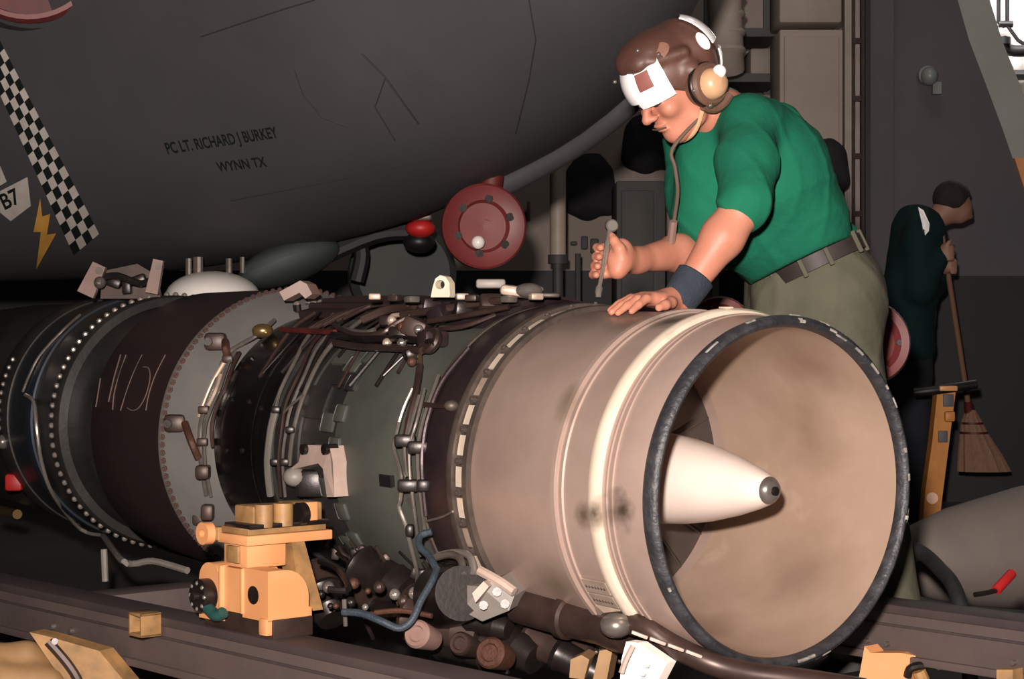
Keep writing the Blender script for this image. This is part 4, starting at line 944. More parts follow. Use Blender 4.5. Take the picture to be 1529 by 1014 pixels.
def rail(o, t0, t1, wid, name):
    r_ = tbox(o, t0, t1, 0, wid, -.022, 0, name, 'rail_top', .004)
    tbox(o, t0, t1, .006, wid - .006, -.118, -.022, 'rail_web', 'rail', .002, r_)
    tbox(o, t0, t1, -.004, wid, -.136, -.116, 'rail_flange', 'rail', .004, r_)
    tbox(o, t0, t1, .001, .02, -.052, -.046, 'rail_seam', 'rail_top', .001, r_)
    return r_
rn = rail(N0, -1.6, 4.2, .105, 'rail')
rf = rail(F0, -2.2, 1.5, .115, 'rail')
for t in (0.72,):
    c_ = N0 + TD * t; wid = (F0 - N0).dot(TN); tbox(N0, t, t + .12, .1, wid + .02, -.13, -.02, 'cross_beam', 'rail')
for (t, z) in ((.72, -.085), (.62, -.085)):
    c_ = N0 + TD * t + ZU * z; MB().cyl(c_ - TN * .006, c_ + TN * .01, .008, n=12).build('rail_bolt', 'steel', tr)
for t in (.10, .16, -.25): 
    c_ = F0 + TD * t + ZU * -.095; MB().cyl(c_ - TN * .006, c_ + TN * .01, .006, n=12).build('rail_bolt', 'steel', tr)
# square tube socket on the near rail
t0 = .175
sq = tbox(N0, t0, t0 + .008, -.055, .0, -.045, .012, 'socket', 'yellow_dirty', .002)
sq2 = tbox(N0, t0 + .052, t0 + .06, -.055, .0, -.045, .012, 'socket_wall', 'yellow_dirty', .002, sq)
tbox(N0, t0, t0 + .06, -.055, .0, .004, .012, 'socket_wall', 'yellow_dirty', .002, sq); tbox(N0, t0, t0 + .06, -.055, .0, -.045, -.037, 'socket_wall', 'yellow_dirty', .002, sq)
tbox(N0, t0 + .006, t0 + .054, -.012, .0, -.04, .006, 'socket_bottom', 'yellow_dirty', .001, sq)

def caster_leg(o, t, nn, name='caster_leg'):
    """orange leg with fork and rubber wheel on the deck"""
    b0 = o + TD * t + TN * nn; z = b0.z
    lg_ = MB(); top = b0 + ZU * -.136
    lg_.prism([top + TD * .10 - TN * .05, top - TD * .10 - TN * .05, top - TD * .05 + ZU * -.07 - TN * .05, top + TD * .05 + ZU * -.07 - TN * .05], TN * .1)
    l = lg_.build(name, 'yellow', tr, smooth=False)
    wz = .055; c_ = Vector((top.x, top.y, wz))
    for s_ in (-1, 1):
        q = c_ + TN * (.038 * s_); MB().prism([q + TD * .03 + ZU * (-.01), q - TD * .03 + ZU * (-.01), Vector((q.x, q.y, 0)) - TD * .03 + ZU * (top.z - .06), Vector((q.x, q.y, 0)) + TD * .03 + ZU * (top.z - .06)], TN * .008).build('fork', 'yellow_dirty', l)
    MB().rev(c_, TN, [(-.025, .0001), (-.025, .045), (-.02, .055), (.02, .055), (.025, .045), (.025, .0001)], n=28).build('wheel', 'rubber', l)
    return l
for (o_, t_, n_) in ((N0, 2.9, .05), (F0, 1.1, .05), (F0, -1.9, .05), (N0, -1.1, .05)): caster_leg(o_, t_, n_)
# orange foot under the far rail and tan brace under the near rail
ft = MB().prism([P(x, y, 4.42) for x, y in ((1291, 965), (1300, 975), (1345, 975), (1392, 984), (1368, 994), (1352, 1020), (1345, 1118), (1280, 1118), (1283, 1010))], TN * .05)
ft_ = ft.build('orange_foot', 'yellow', tr, smooth=False)
MB().cyl(P(1402, 990, 4.38), P(1402, 990, 4.46), .016, n=12).build('foot_pin', 'yellow', ft_)
MB().tube([P(1372, 1002, 4.4), P(1382, 1030, 4.4), P(1384, 1080, 4.4)], .016, n=10).build('foot_jack', 'yellow_dirty', ft_)
MB().tube([P(1355, 1010, 4.41), P(1362, 996, 4.4), P(1398, 992, 4.4)], .010, n=8).build('foot_spring', 'clutter_dark', ft_)
f2 = MB().prism([P(x, y, 4.16) for x, y in ((1488, 1000), (1512, 1000), (1512, 1130), (1488, 1130))], TN * .04).build('orange_foot', 'yellow_dirty', tr, smooth=False)
bq = [(44, 944), (70, 950), (148, 972), (188, 1020), (240, 1100), (150, 1100), (110, 1040)]
bl = MB().prism([P(x, y, 4.55) for x, y in bq], TN * .05 + TD * .02).build('brace_leg', 'yellow_dirty', tr, smooth=False, label='tan wedge shaped brace leg')
MB().tube([P(72, 958, 4.53), P(100, 990, 4.53), P(118, 1020, 4.53), P(128, 1060, 4.53)], .012, n=8).build('brace_rib', 'clutter_brown', bl)
MB().cyl(P(82, 958, 4.54), P(82, 958, 4.52), .008, n=10).build('brace_bolt', 'clutter_dark', bl)
S = SDF(tuple(P(-60, 1130, 4.7)), tuple(P(130, 940, 4.7) + Vector((0, .3, 0))), .008)
S.lo = np.array([P(-60, 0, 4.7).x, 4.4, 0.0], dtype=np.float32); S.n = np.array([50, 60, 40]); S.F = np.full(S.n, .5, dtype=np.float32)
S.cap(P(-20, 980, 4.6), P(40, 982, 4.6), .035, .035, k=.03).cap(P(40, 982, 4.6), P(85, 1010, 4.6), .035, .03, k=.03).cap(P(10, 1015, 4.55), P(75, 1020, 4.55), .04, .035, k=.02).cap(P(-20, 1010, 4.58), P(0, 1060, 4.58), .06, .06, k=.03).cap(P(60, 1020, 4.58), P(70, 1080, 4.58), .05, .05, k=.03)
tb = S.build('tarpaulin_bundle', 'wood', None); tag(tb, 'crumpled tan tarpaulin bundle lying under the near trailer rail', 'tarpaulin')

# ---------------------------------------------------------------- yellow cradle on the near rail
CO = N0 - TD * .275 + ZU * .028
cr = root('engine_cradle', CO + TD * .15 + TN * .06, 'bright orange yellow engine cradle mount bolted to the near trailer rail', 'engine cradle')
def cbox(t0, t1, n0, n1, z0, z1, name, m, b=.004, parent=None, seg_=2):
    c_, s_ = seg(Vector((CO.x, CO.y, CO.z)), t0, t1, n0, n1, z0, z1); return MB().bbox(c_, s_, RT, b=b, seg=seg_).build(name, m, parent or cr)
# base: rounded hood block extruded along the cross direction
def dpro(t0, t1, z0, z1, r, n=8):
    pts = [(t0, z0)]
    for k in range(n + 1): a = math.pi / 2 * k / n; pts.append((t0 + r - r * math.cos(a), z1 - r + r * math.sin(a)))
    for k in range(n + 1): a = math.pi / 2 * k / n; pts.append((t1 - r + r * math.sin(a), z1 - r + r * math.cos(a)))
    pts.append((t1, z0)); return pts
def npro(n0, n1, z0, z1, r, n=10):
    return [(n0, z0), (n0, z1)] + [(n1 - r + r * math.sin(math.pi / 2 * k / n), z1 - r + r * math.cos(math.pi / 2 * k / n)) for k in range(n + 1)] + [(n1, z0)]
hood = MB().prism([CO + TD * .0 + TN * q + ZU * z for q, z in npro(.0, .125, .012, .142, .075)], TD * .115)
hd = hood.build('saddle_hood', 'yellow', cr, angle=50)
lobe = MB().prism([CO + TD * t + TN * .004 + ZU * z for t, z in dpro(.105, .225, .02, .136, .012)], TN * .10); lobe.build('saddle_web', 'yellow', cr, angle=50)
lob2 = MB().prism([CO + TD * t + TN * -.004 + ZU * z for t, z in dpro(.215, .315, -.01, .142, .048)], TN * .09); l2 = lob2.build('saddle_lobe', 'yellow', cr, angle=50)
cbox(.205, .218, -.008, .02, .012, .14, 'saddle_rib', 'yellow', .004); cbox(.108, .120, -.006, .02, .02, .14, 'saddle_rib', 'yellow', .004)
hc = CO + TD * .065 + TN * -.0005 + ZU * .075; MB().cyl(hc + TN * .01, hc - TN * .0012, .024, n=20).build('pin_hole_shade', 'clutter_dark', hd)  # dark disc in place of the shaded pin hole in the hood end
hc = CO + TD * .268 + TN * -.005 + ZU * .055
kn = MB().rev(hc, -TN, [(0, .045), (.03, .045), (.036, .038), (.036, .012), (.05, .010), (.05, .0001)], n=22).build('hand_wheel', 'clutter_dark', cr)
for a in range(8):
    x_, y_, _d = frame_of(-TN); q = hc - TN * .033 + .034 * (math.cos(a * math.pi / 4) * x_ + math.sin(a * math.pi / 4) * y_); MB().sphere(q, .0065, 10, 8).build('wheel_ball', 'chrome', kn)
MB().tube([hc + TD * -.03 - TN * .02 + ZU * -.03, hc + TD * -.07 - TN * .02 + ZU * -.045, hc + TD * -.095 - TN * .015 + ZU * -.035], .016, n=12).build('grip', 'teal_grip', cr)
cbox(.0, .035, -.006, .02, -.025, .02, 'saddle_tab', 'yellow', .005); cbox(.005, .02, .115, .14, .0, .04, 'saddle_tab', 'yellow', .004)
cbox(.105, .215, .008, .128, .138, .205, 'neck_block', 'yellow', .004); cbox(.135, .19, -.002, .01, .15, .195, 'neck_plate', 'yellow_dirty', .003)
cbox(.085, .225, -.005, .262, .200, .226, 'top_plate', 'yellow', .003); cbox(.09, .215, .0, .245, .227, .246, 'top_plate', 'yellow_dirty', .003)
ey = CO + TD * .255 + TN * -.008 + ZU * .222
el_ = MB().rev(ey, -TN, [(0, .012), (0, .030), (.025, .030), (.025, .012)], n=24, close=True).build('pivot_eye', 'yellow', cr); cbox(.215, .245, -.01, .02, .205, .240, 'eye_arm', 'yellow_dirty', .003)
cbox(.11, .20, .03, .16, .246, .300, 'clamp_block', 'yellow_dirty', .006); cbox(.10, .20, .165, .240, .246, .302, 'clamp_block', 'yellow_dirty', .006)
for (q, r_) in ((.055, .024), (.115, .026)):
    c_ = CO + TD * .10 + TN * q + ZU * .275; MB().cyl(c_ + ZU * -.03, c_ + ZU * .03, r_, n=20).build('clamp_roller', 'yellow_dirty', cr)
c_ = CO + TD * .085 + TN * .15 + ZU * .275; MB().cyl(c_, c_ + TN * .02, .03, n=20).build('clamp_washer', 'clutter_dark', cr)
cbox(.085, .10, .172, .215, .248, .304, 'clamp_cheek', 'yellow', .003)
cbox(.08, .20, .0, .25, .243, .255, 'clamp_shim', 'clutter_dark', .002)
cbox(.30, .36, .10, .17, .20, .235, 'rear_lug', 'yellow_dirty', .005)
MB().prism([CO + TD * .09 + TN * q + ZU * z for q, z in ((.135, .20), (.175, .20), (.235, .012), (.165, .012))], TD * .06).build('inner_strut', 'yellow_dirty', cr, smooth=False)
cbox(-.005, .315, .012, .135, -.034, .016, 'foot_plate', 'clutter_brown', .003)
cr.scale = (.88, .88, .86); cr.location = CO + (cr.location - CO) * .88

# wooden blocks under the engine
for i, (pts, Y, lab) in enumerate([([(852, 985), (868, 978), (880, 985), (872, 1015), (850, 1012)], 4.0, 'small orange wooden wedge under the starter duct'),
                              ([(895, 972), (915, 968), (905, 1020), (884, 1020)], 3.95, 'tan wooden slat standing under the starter duct')]):
    o = MB().prism([P(x, y, Y) for x, y in pts] , (.02, .08, -.0)).build('wooden_block', 'wood'); tag(o, lab, 'wood block')

# ---------------------------------------------------------------- right side: grey tank, red tool, hose, jack, red wheels
dt = root('drop_tank', (2.9, 7.0, 0), 'smooth rounded grey tank lying on the deck behind the far rail', 'tank')
tax = Vector((.93, .36, .05)).normalized(); t0p = Vector((1.22, 6.25, .20))
MB().rev(t0p, tax, [(0, .0001), (.03, .05), (.12, .11), (.3, .165), (.6, .215), (1.0, .25), (1.6, .275), (2.4, .28), (3.2, .25), (3.9, .14), (4.1, .0001)], n=48).build('tank_body', 'tank_grey', dt)
MB().rev(t0p, tax, [(1.55, .27), (1.56, .280), (1.575, .280), (1.58, .27)], n=48).build('tank_seam', 'tank_grey', dt)
for t in (1.0, 2.8):
    c_ = t0p + tax * t; MB().bbox((c_.x, c_.y, .05), (.12, .5, .10), b=.01).build('tank_chock', 'wood', dt)
c_ = t0p + tax * .95; MB().cyl(c_ + Vector((.0, -.23, .09)), c_ + Vector((0, -.245, .095)), .012, n=12).build('tank_plug', 'clutter_dark', dt)
rt = root('screwdriver', F0 + TD * -.30 + TN * .05, 'red handled tool resting on the far trailer rail', 'tool')
p0 = F0 + TD * -.26 + TN * .10 + ZU * .012; p1 = P(1511, 855, 4.42)
MB().tube([P(1487, 882, 4.36), P(1500, 868, 4.38), P(1511, 856, 4.40)], .012, n=12).build('handle', 'red_bright', rt)
MB().tube([P(1487, 882, 4.36), P(1470, 886, 4.34), P(1455, 888, 4.33)], .006, n=8).build('shank', 'clutter_dark', rt)
hs = MB().tube([P(1366, 820, 5.06), P(1384, 831, 5.02), P(1405, 852, 4.92), P(1424, 876, 4.82), P(1440, 930, 4.74), P(1450, 1030, 4.72)], .020, n=12)
tag(hs.build('hose', 'rubber'), 'thick black hose running down behind the far rail', 'hose')

jk = root('hand_jack', (P(1405, 0, 9.0).x, 9.0, 0), 'orange upright jack with black crossbar handle beside the broom', 'jack')
def jp(x, y, Y=9.0): return P(x, y, Y)
zf = jp(1388, 757).z
MB().prism([jp(1400, 582), jp(1428, 578), jp(1420, 640), jp(1408, 735), jp(1405, 760), Vector((jp(1404, 0).x, 9.0, 0)), Vector((jp(1376, 0).x, 9.0, 0)), jp(1382, 730), jp(1392, 660)], (0, .09, 0)).build('post', 'jack_orange', jk, smooth=False)
MB().tube([jp(1365, 586, 8.98), jp(1400, 582, 8.96), jp(1458, 574, 8.98)], .022, n=12).build('handle_bar', 'black_paint', jk)
MB().bbox(jp(1415, 580, 8.95), (.085, .05, .025), b=.005).build('handle_clamp', 'yellow', jk)
MB().bbox(jp(1416, 598, 8.99), (.05, .012, .06), b=.003).build('label_plate', 'jack_label', jk); MB().bbox(jp(1408, 652, 8.99), (.045, .012, .055), b=.003).build('label_plate', 'jack_label', jk)
MB().bbox(jp(1418, 622, 8.97), (.05, .03, .05), b=.01).build('latch', 'jack_orange', jk); MB().cyl(jp(1392, 744, 8.97), jp(1392, 744, 9.0), .028, n=14).build('pivot_boss', 'yellow', jk)
MB().bbox((jp(1390, 0).x, 9.05, .02), (.35, .3, .04), b=.01).build('foot', 'black_paint', jk)

def red_wheel(x, y, Y, r, nrm_, lab):
    rt_ = root('red_wheel', (P(x, y, Y).x, Y + .05, 0), lab, 'wheel', 'red cart wheels behind the mechanic')
    c_ = P(x, y, Y); n_ = Vector(nrm_).normalized()
    w_ = MB().rev(c_, n_, [(-.06, .0001), (-.06, r * .9), (-.03, r), (.02, r), (.035, r * .93), (.03, r * .75), (.012, r * .62), (.012, .0001)], n=48).build('rim', 'red_paint', rt_)
    x_, y_, _d = frame_of(n_)
    for k in range(6):
        q = c_ + r * .7 * (math.cos(k * 1.047) * x_ + math.sin(k * 1.047) * y_) + n_ * .018; MB().cyl(q, q + n_ * .012, r * .07, n=10).build('lug_nut', 'steel', rt_)
    MB().rev(c_, n_, [(.01, r * .2), (.05, r * .16), (.06, r * .05), (.06, .0001)], n=20).build('hub', 'red_dark', rt_)
    MB().cyl(Vector((c_.x, c_.y + .08, 0)), Vector((c_.x, c_.y + .08, c_.z)), .03, n=10).build('stand', 'black_paint', rt_); MB().cyl(c_ + Vector((0, .09, 0)), c_ - n_ * .02, .03, n=10).build('axle', 'black_paint', rt_)
red_wheel(1075, 492, 5.6, .098, (-.15, -1, .1), 'red steel wheel seen above the intake beside the mechanic\'s wristband')
red_wheel(1296, 512, 5.6, .125, (.1, -1, .05), 'red steel wheel showing behind the mechanic\'s olive trousers')

# ---------------------------------------------------------------- the mechanic
ZU = Vector((0, 0, 1))
BL = Vector((.32, -.947, 0)).normalized(); BF = Vector((-.947, -.32, 0)).normalized()      # his left, his front
PEL = P(1212, 432, 4.82); CHE = P(1128, 258, 4.66); NCK = P(1074, 176, 4.56)
SL = P(1118, 184, 4.46); EL_ = P(1112, 306, 4.27); SR = P(1030, 206, 4.78); ER = P(1042, 372, 4.64); WR = P(950, 389, 4.46)
WL = E(.435, -13, .37 + .038)
KL = P(1292, 720, 4.78); AL = P(1340, 1005, 4.88); KR = P(1238, 715, 4.94); AR = P(1275, 985, 5.02)
HPL = PEL + BL * .09; HPR = PEL - BL * .09
man = root('person', (AL.x, AL.y, 0), 'mechanic in green shirt and brown helmet leaning over the engine with a ratchet', 'person')
# head frame
_pit = math.radians(36); _hf = Vector((-.88, -.48, 0)).normalized()
HF = _hf * math.cos(_pit) - ZU * math.sin(_pit); HU = _hf * math.sin(_pit) + ZU * math.cos(_pit); HL = HU.cross(HF)
_roll = math.radians(0)
HC = P(1003, 118, 4.46); HAX = (tuple(HF), tuple(HL), tuple(HU))
def H(f, l, u): return HC + HF * f + HL * l + HU * u
lo = (.12, 3.95, .0); hi = (1.08, 5.25, 1.75)
S = SDF((.14, 3.98, .04), (1.05, 5.12, 1.68), .0045)
# trunk and legs
for s_ in (-1, 1):
    S.cap(PEL + BL * .06 * s_, CHE + BL * .07 * s_, .085, .10, k=.06)
    S.chain([HPL if s_ > 0 else HPR, KL if s_ > 0 else KR, AL if s_ > 0 else AR], [.085, .055, .04], k=.04)
    A_ = AL if s_ > 0 else AR; S.cap(A_ + ZU * -.02, A_ + BF * .13 + ZU * -.04, .035, .03, k=.03)
S.cap(CHE + ZU * .03, NCK, .10, .06, k=.06); S.cap(NCK, H(-.03, 0, -.07), .055, .052, k=.03)
S.cap(NCK + (SL - NCK) * .3, SL, .06, .055, k=.05); S.cap(NCK + (SR - NCK) * .3, SR, .06, .055, k=.05)
# arms
S.chain([SL, EL_], [.055, .046], k=.03); S.chain([EL_, EL_ * .65 + WL * .35, WL], [.046, .048, .029], k=.02)
S.chain([SR, ER], [.055, .044], k=.03); S.chain([ER, ER * .65 + WR * .35, WR], [.044, .044, .028], k=.02)
# left hand flat on the cowl, fingers over the top towards the near side
def G(s, t, h): return E(s, t, .366 + h)
pc0 = G(.435, -4, .030); S.cap(WL, G(.435, -8, .034), .028, .026, k=.02)
for j, (s_, t2, t3, t4) in enumerate(((.402, 5.2, 9.6, 13.6), (.424, 6.0, 11.0, 15.6), (.446, 5.4, 10.2, 14.6), (.467, 4.0, 8.0, 11.4))):
    b_ = .435 + (s_ - .435) * .72
    S.cap(G(.435 + (s_ - .435) * .45, -8, .030), G(b_, 0.8, .030), .019, .015, k=.012)
    S.chain([G(b_, 0.8, .030), G(s_, t2, .031), G(s_ + (s_ - .435) * .25, t3, .021), G(s_ + (s_ - .435) * .4, t4, .011)], [.0120, .0105, .0095, .0078], k=.004)
S.chain([G(.420, -8, .026), G(.388, -3.5, .022), G(.372, 1.0, .016), G(.366, 4.6, .011)], [.016, .0125, .0110, .0090], k=.007)
# right hand closed round the ratchet handle
RT1 = P(912, 337, 4.42); RT2 = P(893.5, 436, 4.36)
def RA(t, dx=0.0, dy=0.0, dz=0.0): return RT1 + (RT2 - RT1) * t + Vector((dx, dy, dz))
S.cap(WR, RA(.52, .040, .012), .028, .030, k=.025); S.cap(RA(.34, .036, .012), RA(.68, .036, .012), .024, .021, k=.02)
for j, t_ in enumerate((.30, .44, .58, .71)):
    q = 1 - .04 * j
    S.chain([RA(t_, .034, .020), RA(t_ + .015, .006, .030), RA(t_ + .03, -.022 * q, .010), RA(t_ + .04, -.014 * q, -.016)], [.0125, .0110, .0102, .0085], k=.005)
S.chain([RA(.50, .040, -.008), RA(.36, .030, -.022), RA(.24, .014, -.020), RA(.16, .006, -.015)], [.016, .0130, .0110, .0090], k=.007)
# head
S.ell(H(-.005, 0, .015), (.098, .076, .095), HAX, k=.02); S.ell(H(.028, 0, -.060), (.064, .058, .066), HAX, k=.03)
S.ell(H(.062, 0, -.108), (.026, .030, .020), HAX, k=.02); S.cap(H(.02, .045, -.10), H(.06, .012, -.112), .018, .016, k=.03); S.cap(H(.02, -.045, -.10), H(.06, -.012, -.112), .018, .016, k=.03)
S.ell(H(.086, 0, .012), (.018, .058, .014), HAX, k=.018)
S.cap(H(.092, 0, -.004), H(.116, 0, -.040), .008, .0115, k=.010); S.ell(H(.117, 0, -.044), (.012, .012, .010), HAX, k=.006)
for s_ in (-1, 1):
    S.ell(H(.104, .013 * s_, -.046), (.010, .008, .008), HAX, k=.006); S.ell(H(.070, .042 * s_, -.040), (.024, .022, .022), HAX, k=.018)
    S.ell(H(.082, .033 * s_, -.012), (.014, .016, .009), HAX, k=.004)
    S.cap(H(-.01, .076 * s_, -.005), H(-.012, .080 * s_, -.045), .014, .010, k=.006)
S.ell(H(.094, 0, -.070), (.010, .024, .0055), HAX, k=.006); S.ell(H(.091, 0, -.083), (.010, .021, .0065), HAX, k=.006)
body = S.build('body', 'skin', man, relax=1)
# small dark features: brows, mouth line, closed lids
MB().tube([H(.0985, .028, -.0765), H(.104, 0, -.0765), H(.0985, -.028, -.0765)], .0022, n=6).build('mouth', 'cup_brown', man)
for s_ in (-1, 1):
    MB().tube([H(.092, .014 * s_, .004), H(.096, .03 * s_, .010), H(.082, .050 * s_, .004)], .0045, n=6).build('eyebrow', 'hair', man)
    MB().tube([H(.094, .020 * s_, -.017), H(.0955, .033 * s_, -.020), H(.086, .046 * s_, -.016)], .0022, n=6).build('eyelashes', 'hair', man)
# shirt
def lerp(a, b, t): return a * (1 - t) + b * t
S = SDF((.30, 4.12, .98), (1.02, 5.05, 1.66), .0055)
wst = P(1200, 402, 4.80); mid = P(1162, 335, 4.73)
for s_ in (-1, 1):
    S.cap(wst + BL * .075 * s_, mid + BL * .085 * s_, .108, .124, k=.05); S.cap(mid + BL * .085 * s_, CHE + BL * .09 * s_, .124, .135, k=.05)
    S.cap(CHE + BL * .08 * s_, P(1098, 207, 4.62) + BL * .10 * s_, .132, .095, k=.06)
S.cap(P(1100, 204, 4.62), NCK + (CHE - NCK) * .12, .10, .076, k=.05)
S.cap(P(1062, 240, 4.60), P(1075, 315, 4.62), .09, .10, k=.07); S.cap(P(1075, 315, 4.62), P(1150, 385, 4.72), .10, .075, k=.07)
S.cap(P(1165, 185, 4.70), P(1205, 285, 4.78), .05, .05, k=.08)
S.cap(P(1232, 335, 4.82), P(1274, 342, 4.86), .045, .012, k=.05)
S.chain([SL + ZU * .0, lerp(SL, EL_, .5), lerp(SL, EL_, .98)], [.068, .067, .064], k=.04)
S.chain([SR, lerp(SR, ER, .5), lerp(SR, ER, .86)], [.070, .064, .058], k=.04)
S.wrinkle([(.0012, (.6, .2, 1), 110, .4, (1, .3, 0), 3.6), (.0045, (1, 0, -.8), 60, 1.9, (0, .5, 1), 3.4), (.0045, (1, .6, .1), 64, 3.1, (0, 0, 1), 2.0), (.0060, (1, -.2, .35), 46, 5.0, (0, 0, 1), 3.0)])
tdir = (CHE - PEL).normalized(); BN = Vector((-.42, .07, .908)).normalized(); S.cut(P(1190, 394, 4.75), tuple(-BN))
S.build('shirt', 'shirt', man, relax=2, label='green long sleeved shirt')
MB().rev(NCK + (H(-.03, 0, -.07) - NCK) * .10, H(-.03, 0, -.07) - NCK, [(-.012, .072), (0, .078), (.014, .074), (.014, .066), (-.012, .066)], n=36, close=True).build('collar', 'shirt', man)
# trousers
S = SDF((.55, 4.45, .05), (1.2, 5.35, 1.24), .0065)
for s_ in (-1, 1):
    hp, kn_, an = (HPL, KL, AL) if s_ > 0 else (HPR, KR, AR)
    S.cap(wst + BL * .075 * s_ - tdir * .015, PEL + BL * .08 * s_, .114, .128, k=.05); S.cap(PEL + BL * .085 * s_ , hp - ZU * .08, .128, .115, k=.05)
    S.chain([hp - ZU * .06, kn_, an + ZU * .05], [.118, .092, .082], k=.05)
S.ell(P(1258, 452, 4.88), (.11, .15, .13), None, k=.08); S.cap(P(1170, 440, 4.76), P(1165, 520, 4.78), .085, .075, k=.06)
S.wrinkle([(.0060, (.3, .2, 1), 34, .9, (1, .4, 0), 1.7), (.0060, (1, 0, .25), 46, 2.2, (0, .3, 1), 2.0), (.004, (.4, 1, .8), 62, 4.1, (1, 0, .4), 1.5)])
S.cut(P(1190, 376, 4.75), tuple(BN))
S.build('trousers', 'trousers', man, relax=2, label='olive work trousers')
# belt
bn = BN; bc = P(1203, 400, 4.79); bl = (BL - BL.dot(bn) * bn).normalized(); bfw = bn.cross(bl)
b = MB(); n_ = 64; ring = []
for z_, off in ((-.020, .0), (-.020, .006), (.020, .006), (.020, .0)):
    for i in range(n_):
        a = 2 * math.pi * i / n_; ca_, sa_ = math.cos(a), math.sin(a); w_, d_ = .196 + off, .124 + off
        ring.append(bc + bn * z_ + bl * math.copysign(abs(ca_) ** .75, ca_) * w_ + bfw * math.copysign(abs(sa_) ** .85, sa_) * d_)
b.add(ring, [(j * n_ + i, j * n_ + (i + 1) % n_, ((j + 1) % 4) * n_ + (i + 1) % n_, ((j + 1) % 4) * n_ + i) for j in range(4) for i in range(n_)])
bt = b.build('belt', 'belt', man)
for a in (-75, -40, -10, 25, 60, 95, 130):
    ca_, sa_ = math.cos(math.radians(a)), math.sin(math.radians(a)); q = bc + bl * math.copysign(abs(ca_) ** .75, ca_) * .203 + bfw * math.copysign(abs(sa_) ** .85, sa_) * .131
    MB().bbox(q, (.012, .012, .058), Vector((0, 0, 1)).rotation_difference(bn).to_matrix(), b=.003).build('belt_loop', 'trousers', bt)
# boots
for A_ in (AL, AR):
    S = SDF((A_.x - .3, A_.y - .25, -.02), (A_.x + .2, A_.y + .2, .3), .008)
    S.cap(A_ + ZU * .12, A_ + ZU * -.02, .062, .058, k=.03); S.cap((A_.x, A_.y, .05), (A_.x + BF.x * .17, A_.y + BF.y * .17, .042), .052, .046, k=.04); S.cut((0, 0, .004), (0, 0, -1))
    S.build('boot', 'boot', man)
# wristband
wd = (lerp(EL_, WL, .5) - WL).normalized(); wb0 = WL + wd * .004
MB().rev(wb0, wd, [(-.018, .036), (-.012, .0405), (.035, .0445), (.058, .0455), (.062, .040), (.058, .034), (-.012, .030)], n=32, close=True).build('wristband', 'wristband', man, label='dark blue wristband')
# helmet
S = SDF(tuple(HC - Vector((.2, .2, .2))), tuple(HC + Vector((.2, .2, .2))), .004)
S.ell(H(-.008, 0, .024), (.110, .090, .106), HAX, k=.01); S.ell(H(.030, 0, .088), (.078, .074, .048), HAX, k=.012); S.ell(H(-.055, 0, .026), (.076, .096, .098), HAX, k=.006)
S.ell(H(.075, .030, .085), (.030, .034, .026), HAX, k=.010); S.cap(H(.06, .062, .075), H(-.01, .088, .055), .014, .014, k=.010)
S.cap(H(-.005, .088, .01), H(-.02, .088, -.06), .022, .020, k=.02); S.cap(H(-.005, -.088, .01), H(-.02, -.088, -.06), .022, .020, k=.02)
S.cut(H(.085, 0, .020), tuple(HF * .62 - HU * .78))
hm = S.build('helmet', 'helmet_brown', man, relax=2, label='dark brown padded helmet with white tape')
def epat(c, rad, az0, az1, el0, el1, name, m, parent, th=.004, n=14, shape=None):
    """patch of an ellipsoid in head axes; az from front towards his left"""
    vv_ = []
    for dr in (0, th):
        for i in range(n + 1):
            for j in range(n + 1):
                u_, v_ = i / n * 2 - 1, j / n * 2 - 1
                if shape: u_, v_ = shape(u_, v_)
                a = math.radians((az0 + az1) / 2 + u_ * (az1 - az0) / 2); e = math.radians((el0 + el1) / 2 + v_ * (el1 - el0) / 2)
                vv_.append(H(c[0] + (rad[0] + dr) * math.cos(e) * math.cos(a), c[1] + (rad[1] + dr) * math.cos(e) * math.sin(a), c[2] + (rad[2] + dr) * math.sin(e)))
    N1 = (n + 1) ** 2; f_ = []
    for i in range(n):
        for j in range(n):
            q = (i * (n + 1) + j, (i + 1) * (n + 1) + j, (i + 1) * (n + 1) + j + 1, i * (n + 1) + j + 1); f_.append(tuple(k + N1 for k in q)); f_.append(q[::-1])
    for i in range(n):
        for (p, q) in (((i * (n + 1)), ((i + 1) * (n + 1))), ((i * (n + 1) + n), ((i + 1) * (n + 1) + n)), (i, i + 1), (n * (n + 1) + i, n * (n + 1) + i + 1)): f_.append((p, q, q + N1, p + N1))
    return MB().add(vv_, f_).build(name, m, parent)
def blob(u_, v_): 
    k = math.sqrt(max(1e-6, 1 - .5 * v_ * v_)); return u_ * k, v_ * math.sqrt(1 - .5 * u_ * u_)
EC_ = (-.004, 0, .022)
epat((-.008, 0, .024), (.116, .097, .112), 30, 78, 24, 46, 'helmet_flap', 'helmet_strap', hm, th=.005, shape=blob)
epat(EC_, (.1215, .0995, .108), -52, 26, -10, 33, 'reflective_tape', 'tape', hm)
epat(EC_, (.1235, .1020, .110), 6, 57, -18, 45, 'reflective_tape', 'tape', hm)
epat(EC_, (.1270, .1055, .1135), 20, 40, 4, 25, 'tape_window', 'goggle_patch', hm, th=.002)
epat(EC_, (.121, .100, .110), -70, 70, 33, 46, 'goggle_strap', 'helmet_strap', hm, th=.005)
epat((-.055, 0, .028), (.082, .101, .100), 86, 106, 0, 26, 'reflective_tape', 'tape', hm, shape=blob)
epat((-.055, 0, .028), (.083, .102, .101), 112, 150, 2, 60, 'reflective_tape', 'tape', hm)
epat((-.055, 0, .028), (.083, .102, .101), 122, 146, -36, -10, 'reflective_tape', 'tape', hm)
for (f_, l_, u_, r_) in ((.07, .045, .115, .006), (.045, .075, .085, .006), (.115, -.04, .07, .005), (.10, .03, .075, .005)): MB().sphere(H(f_, l_, u_), r_, 10, 8).build('snap', 'steel', hm)
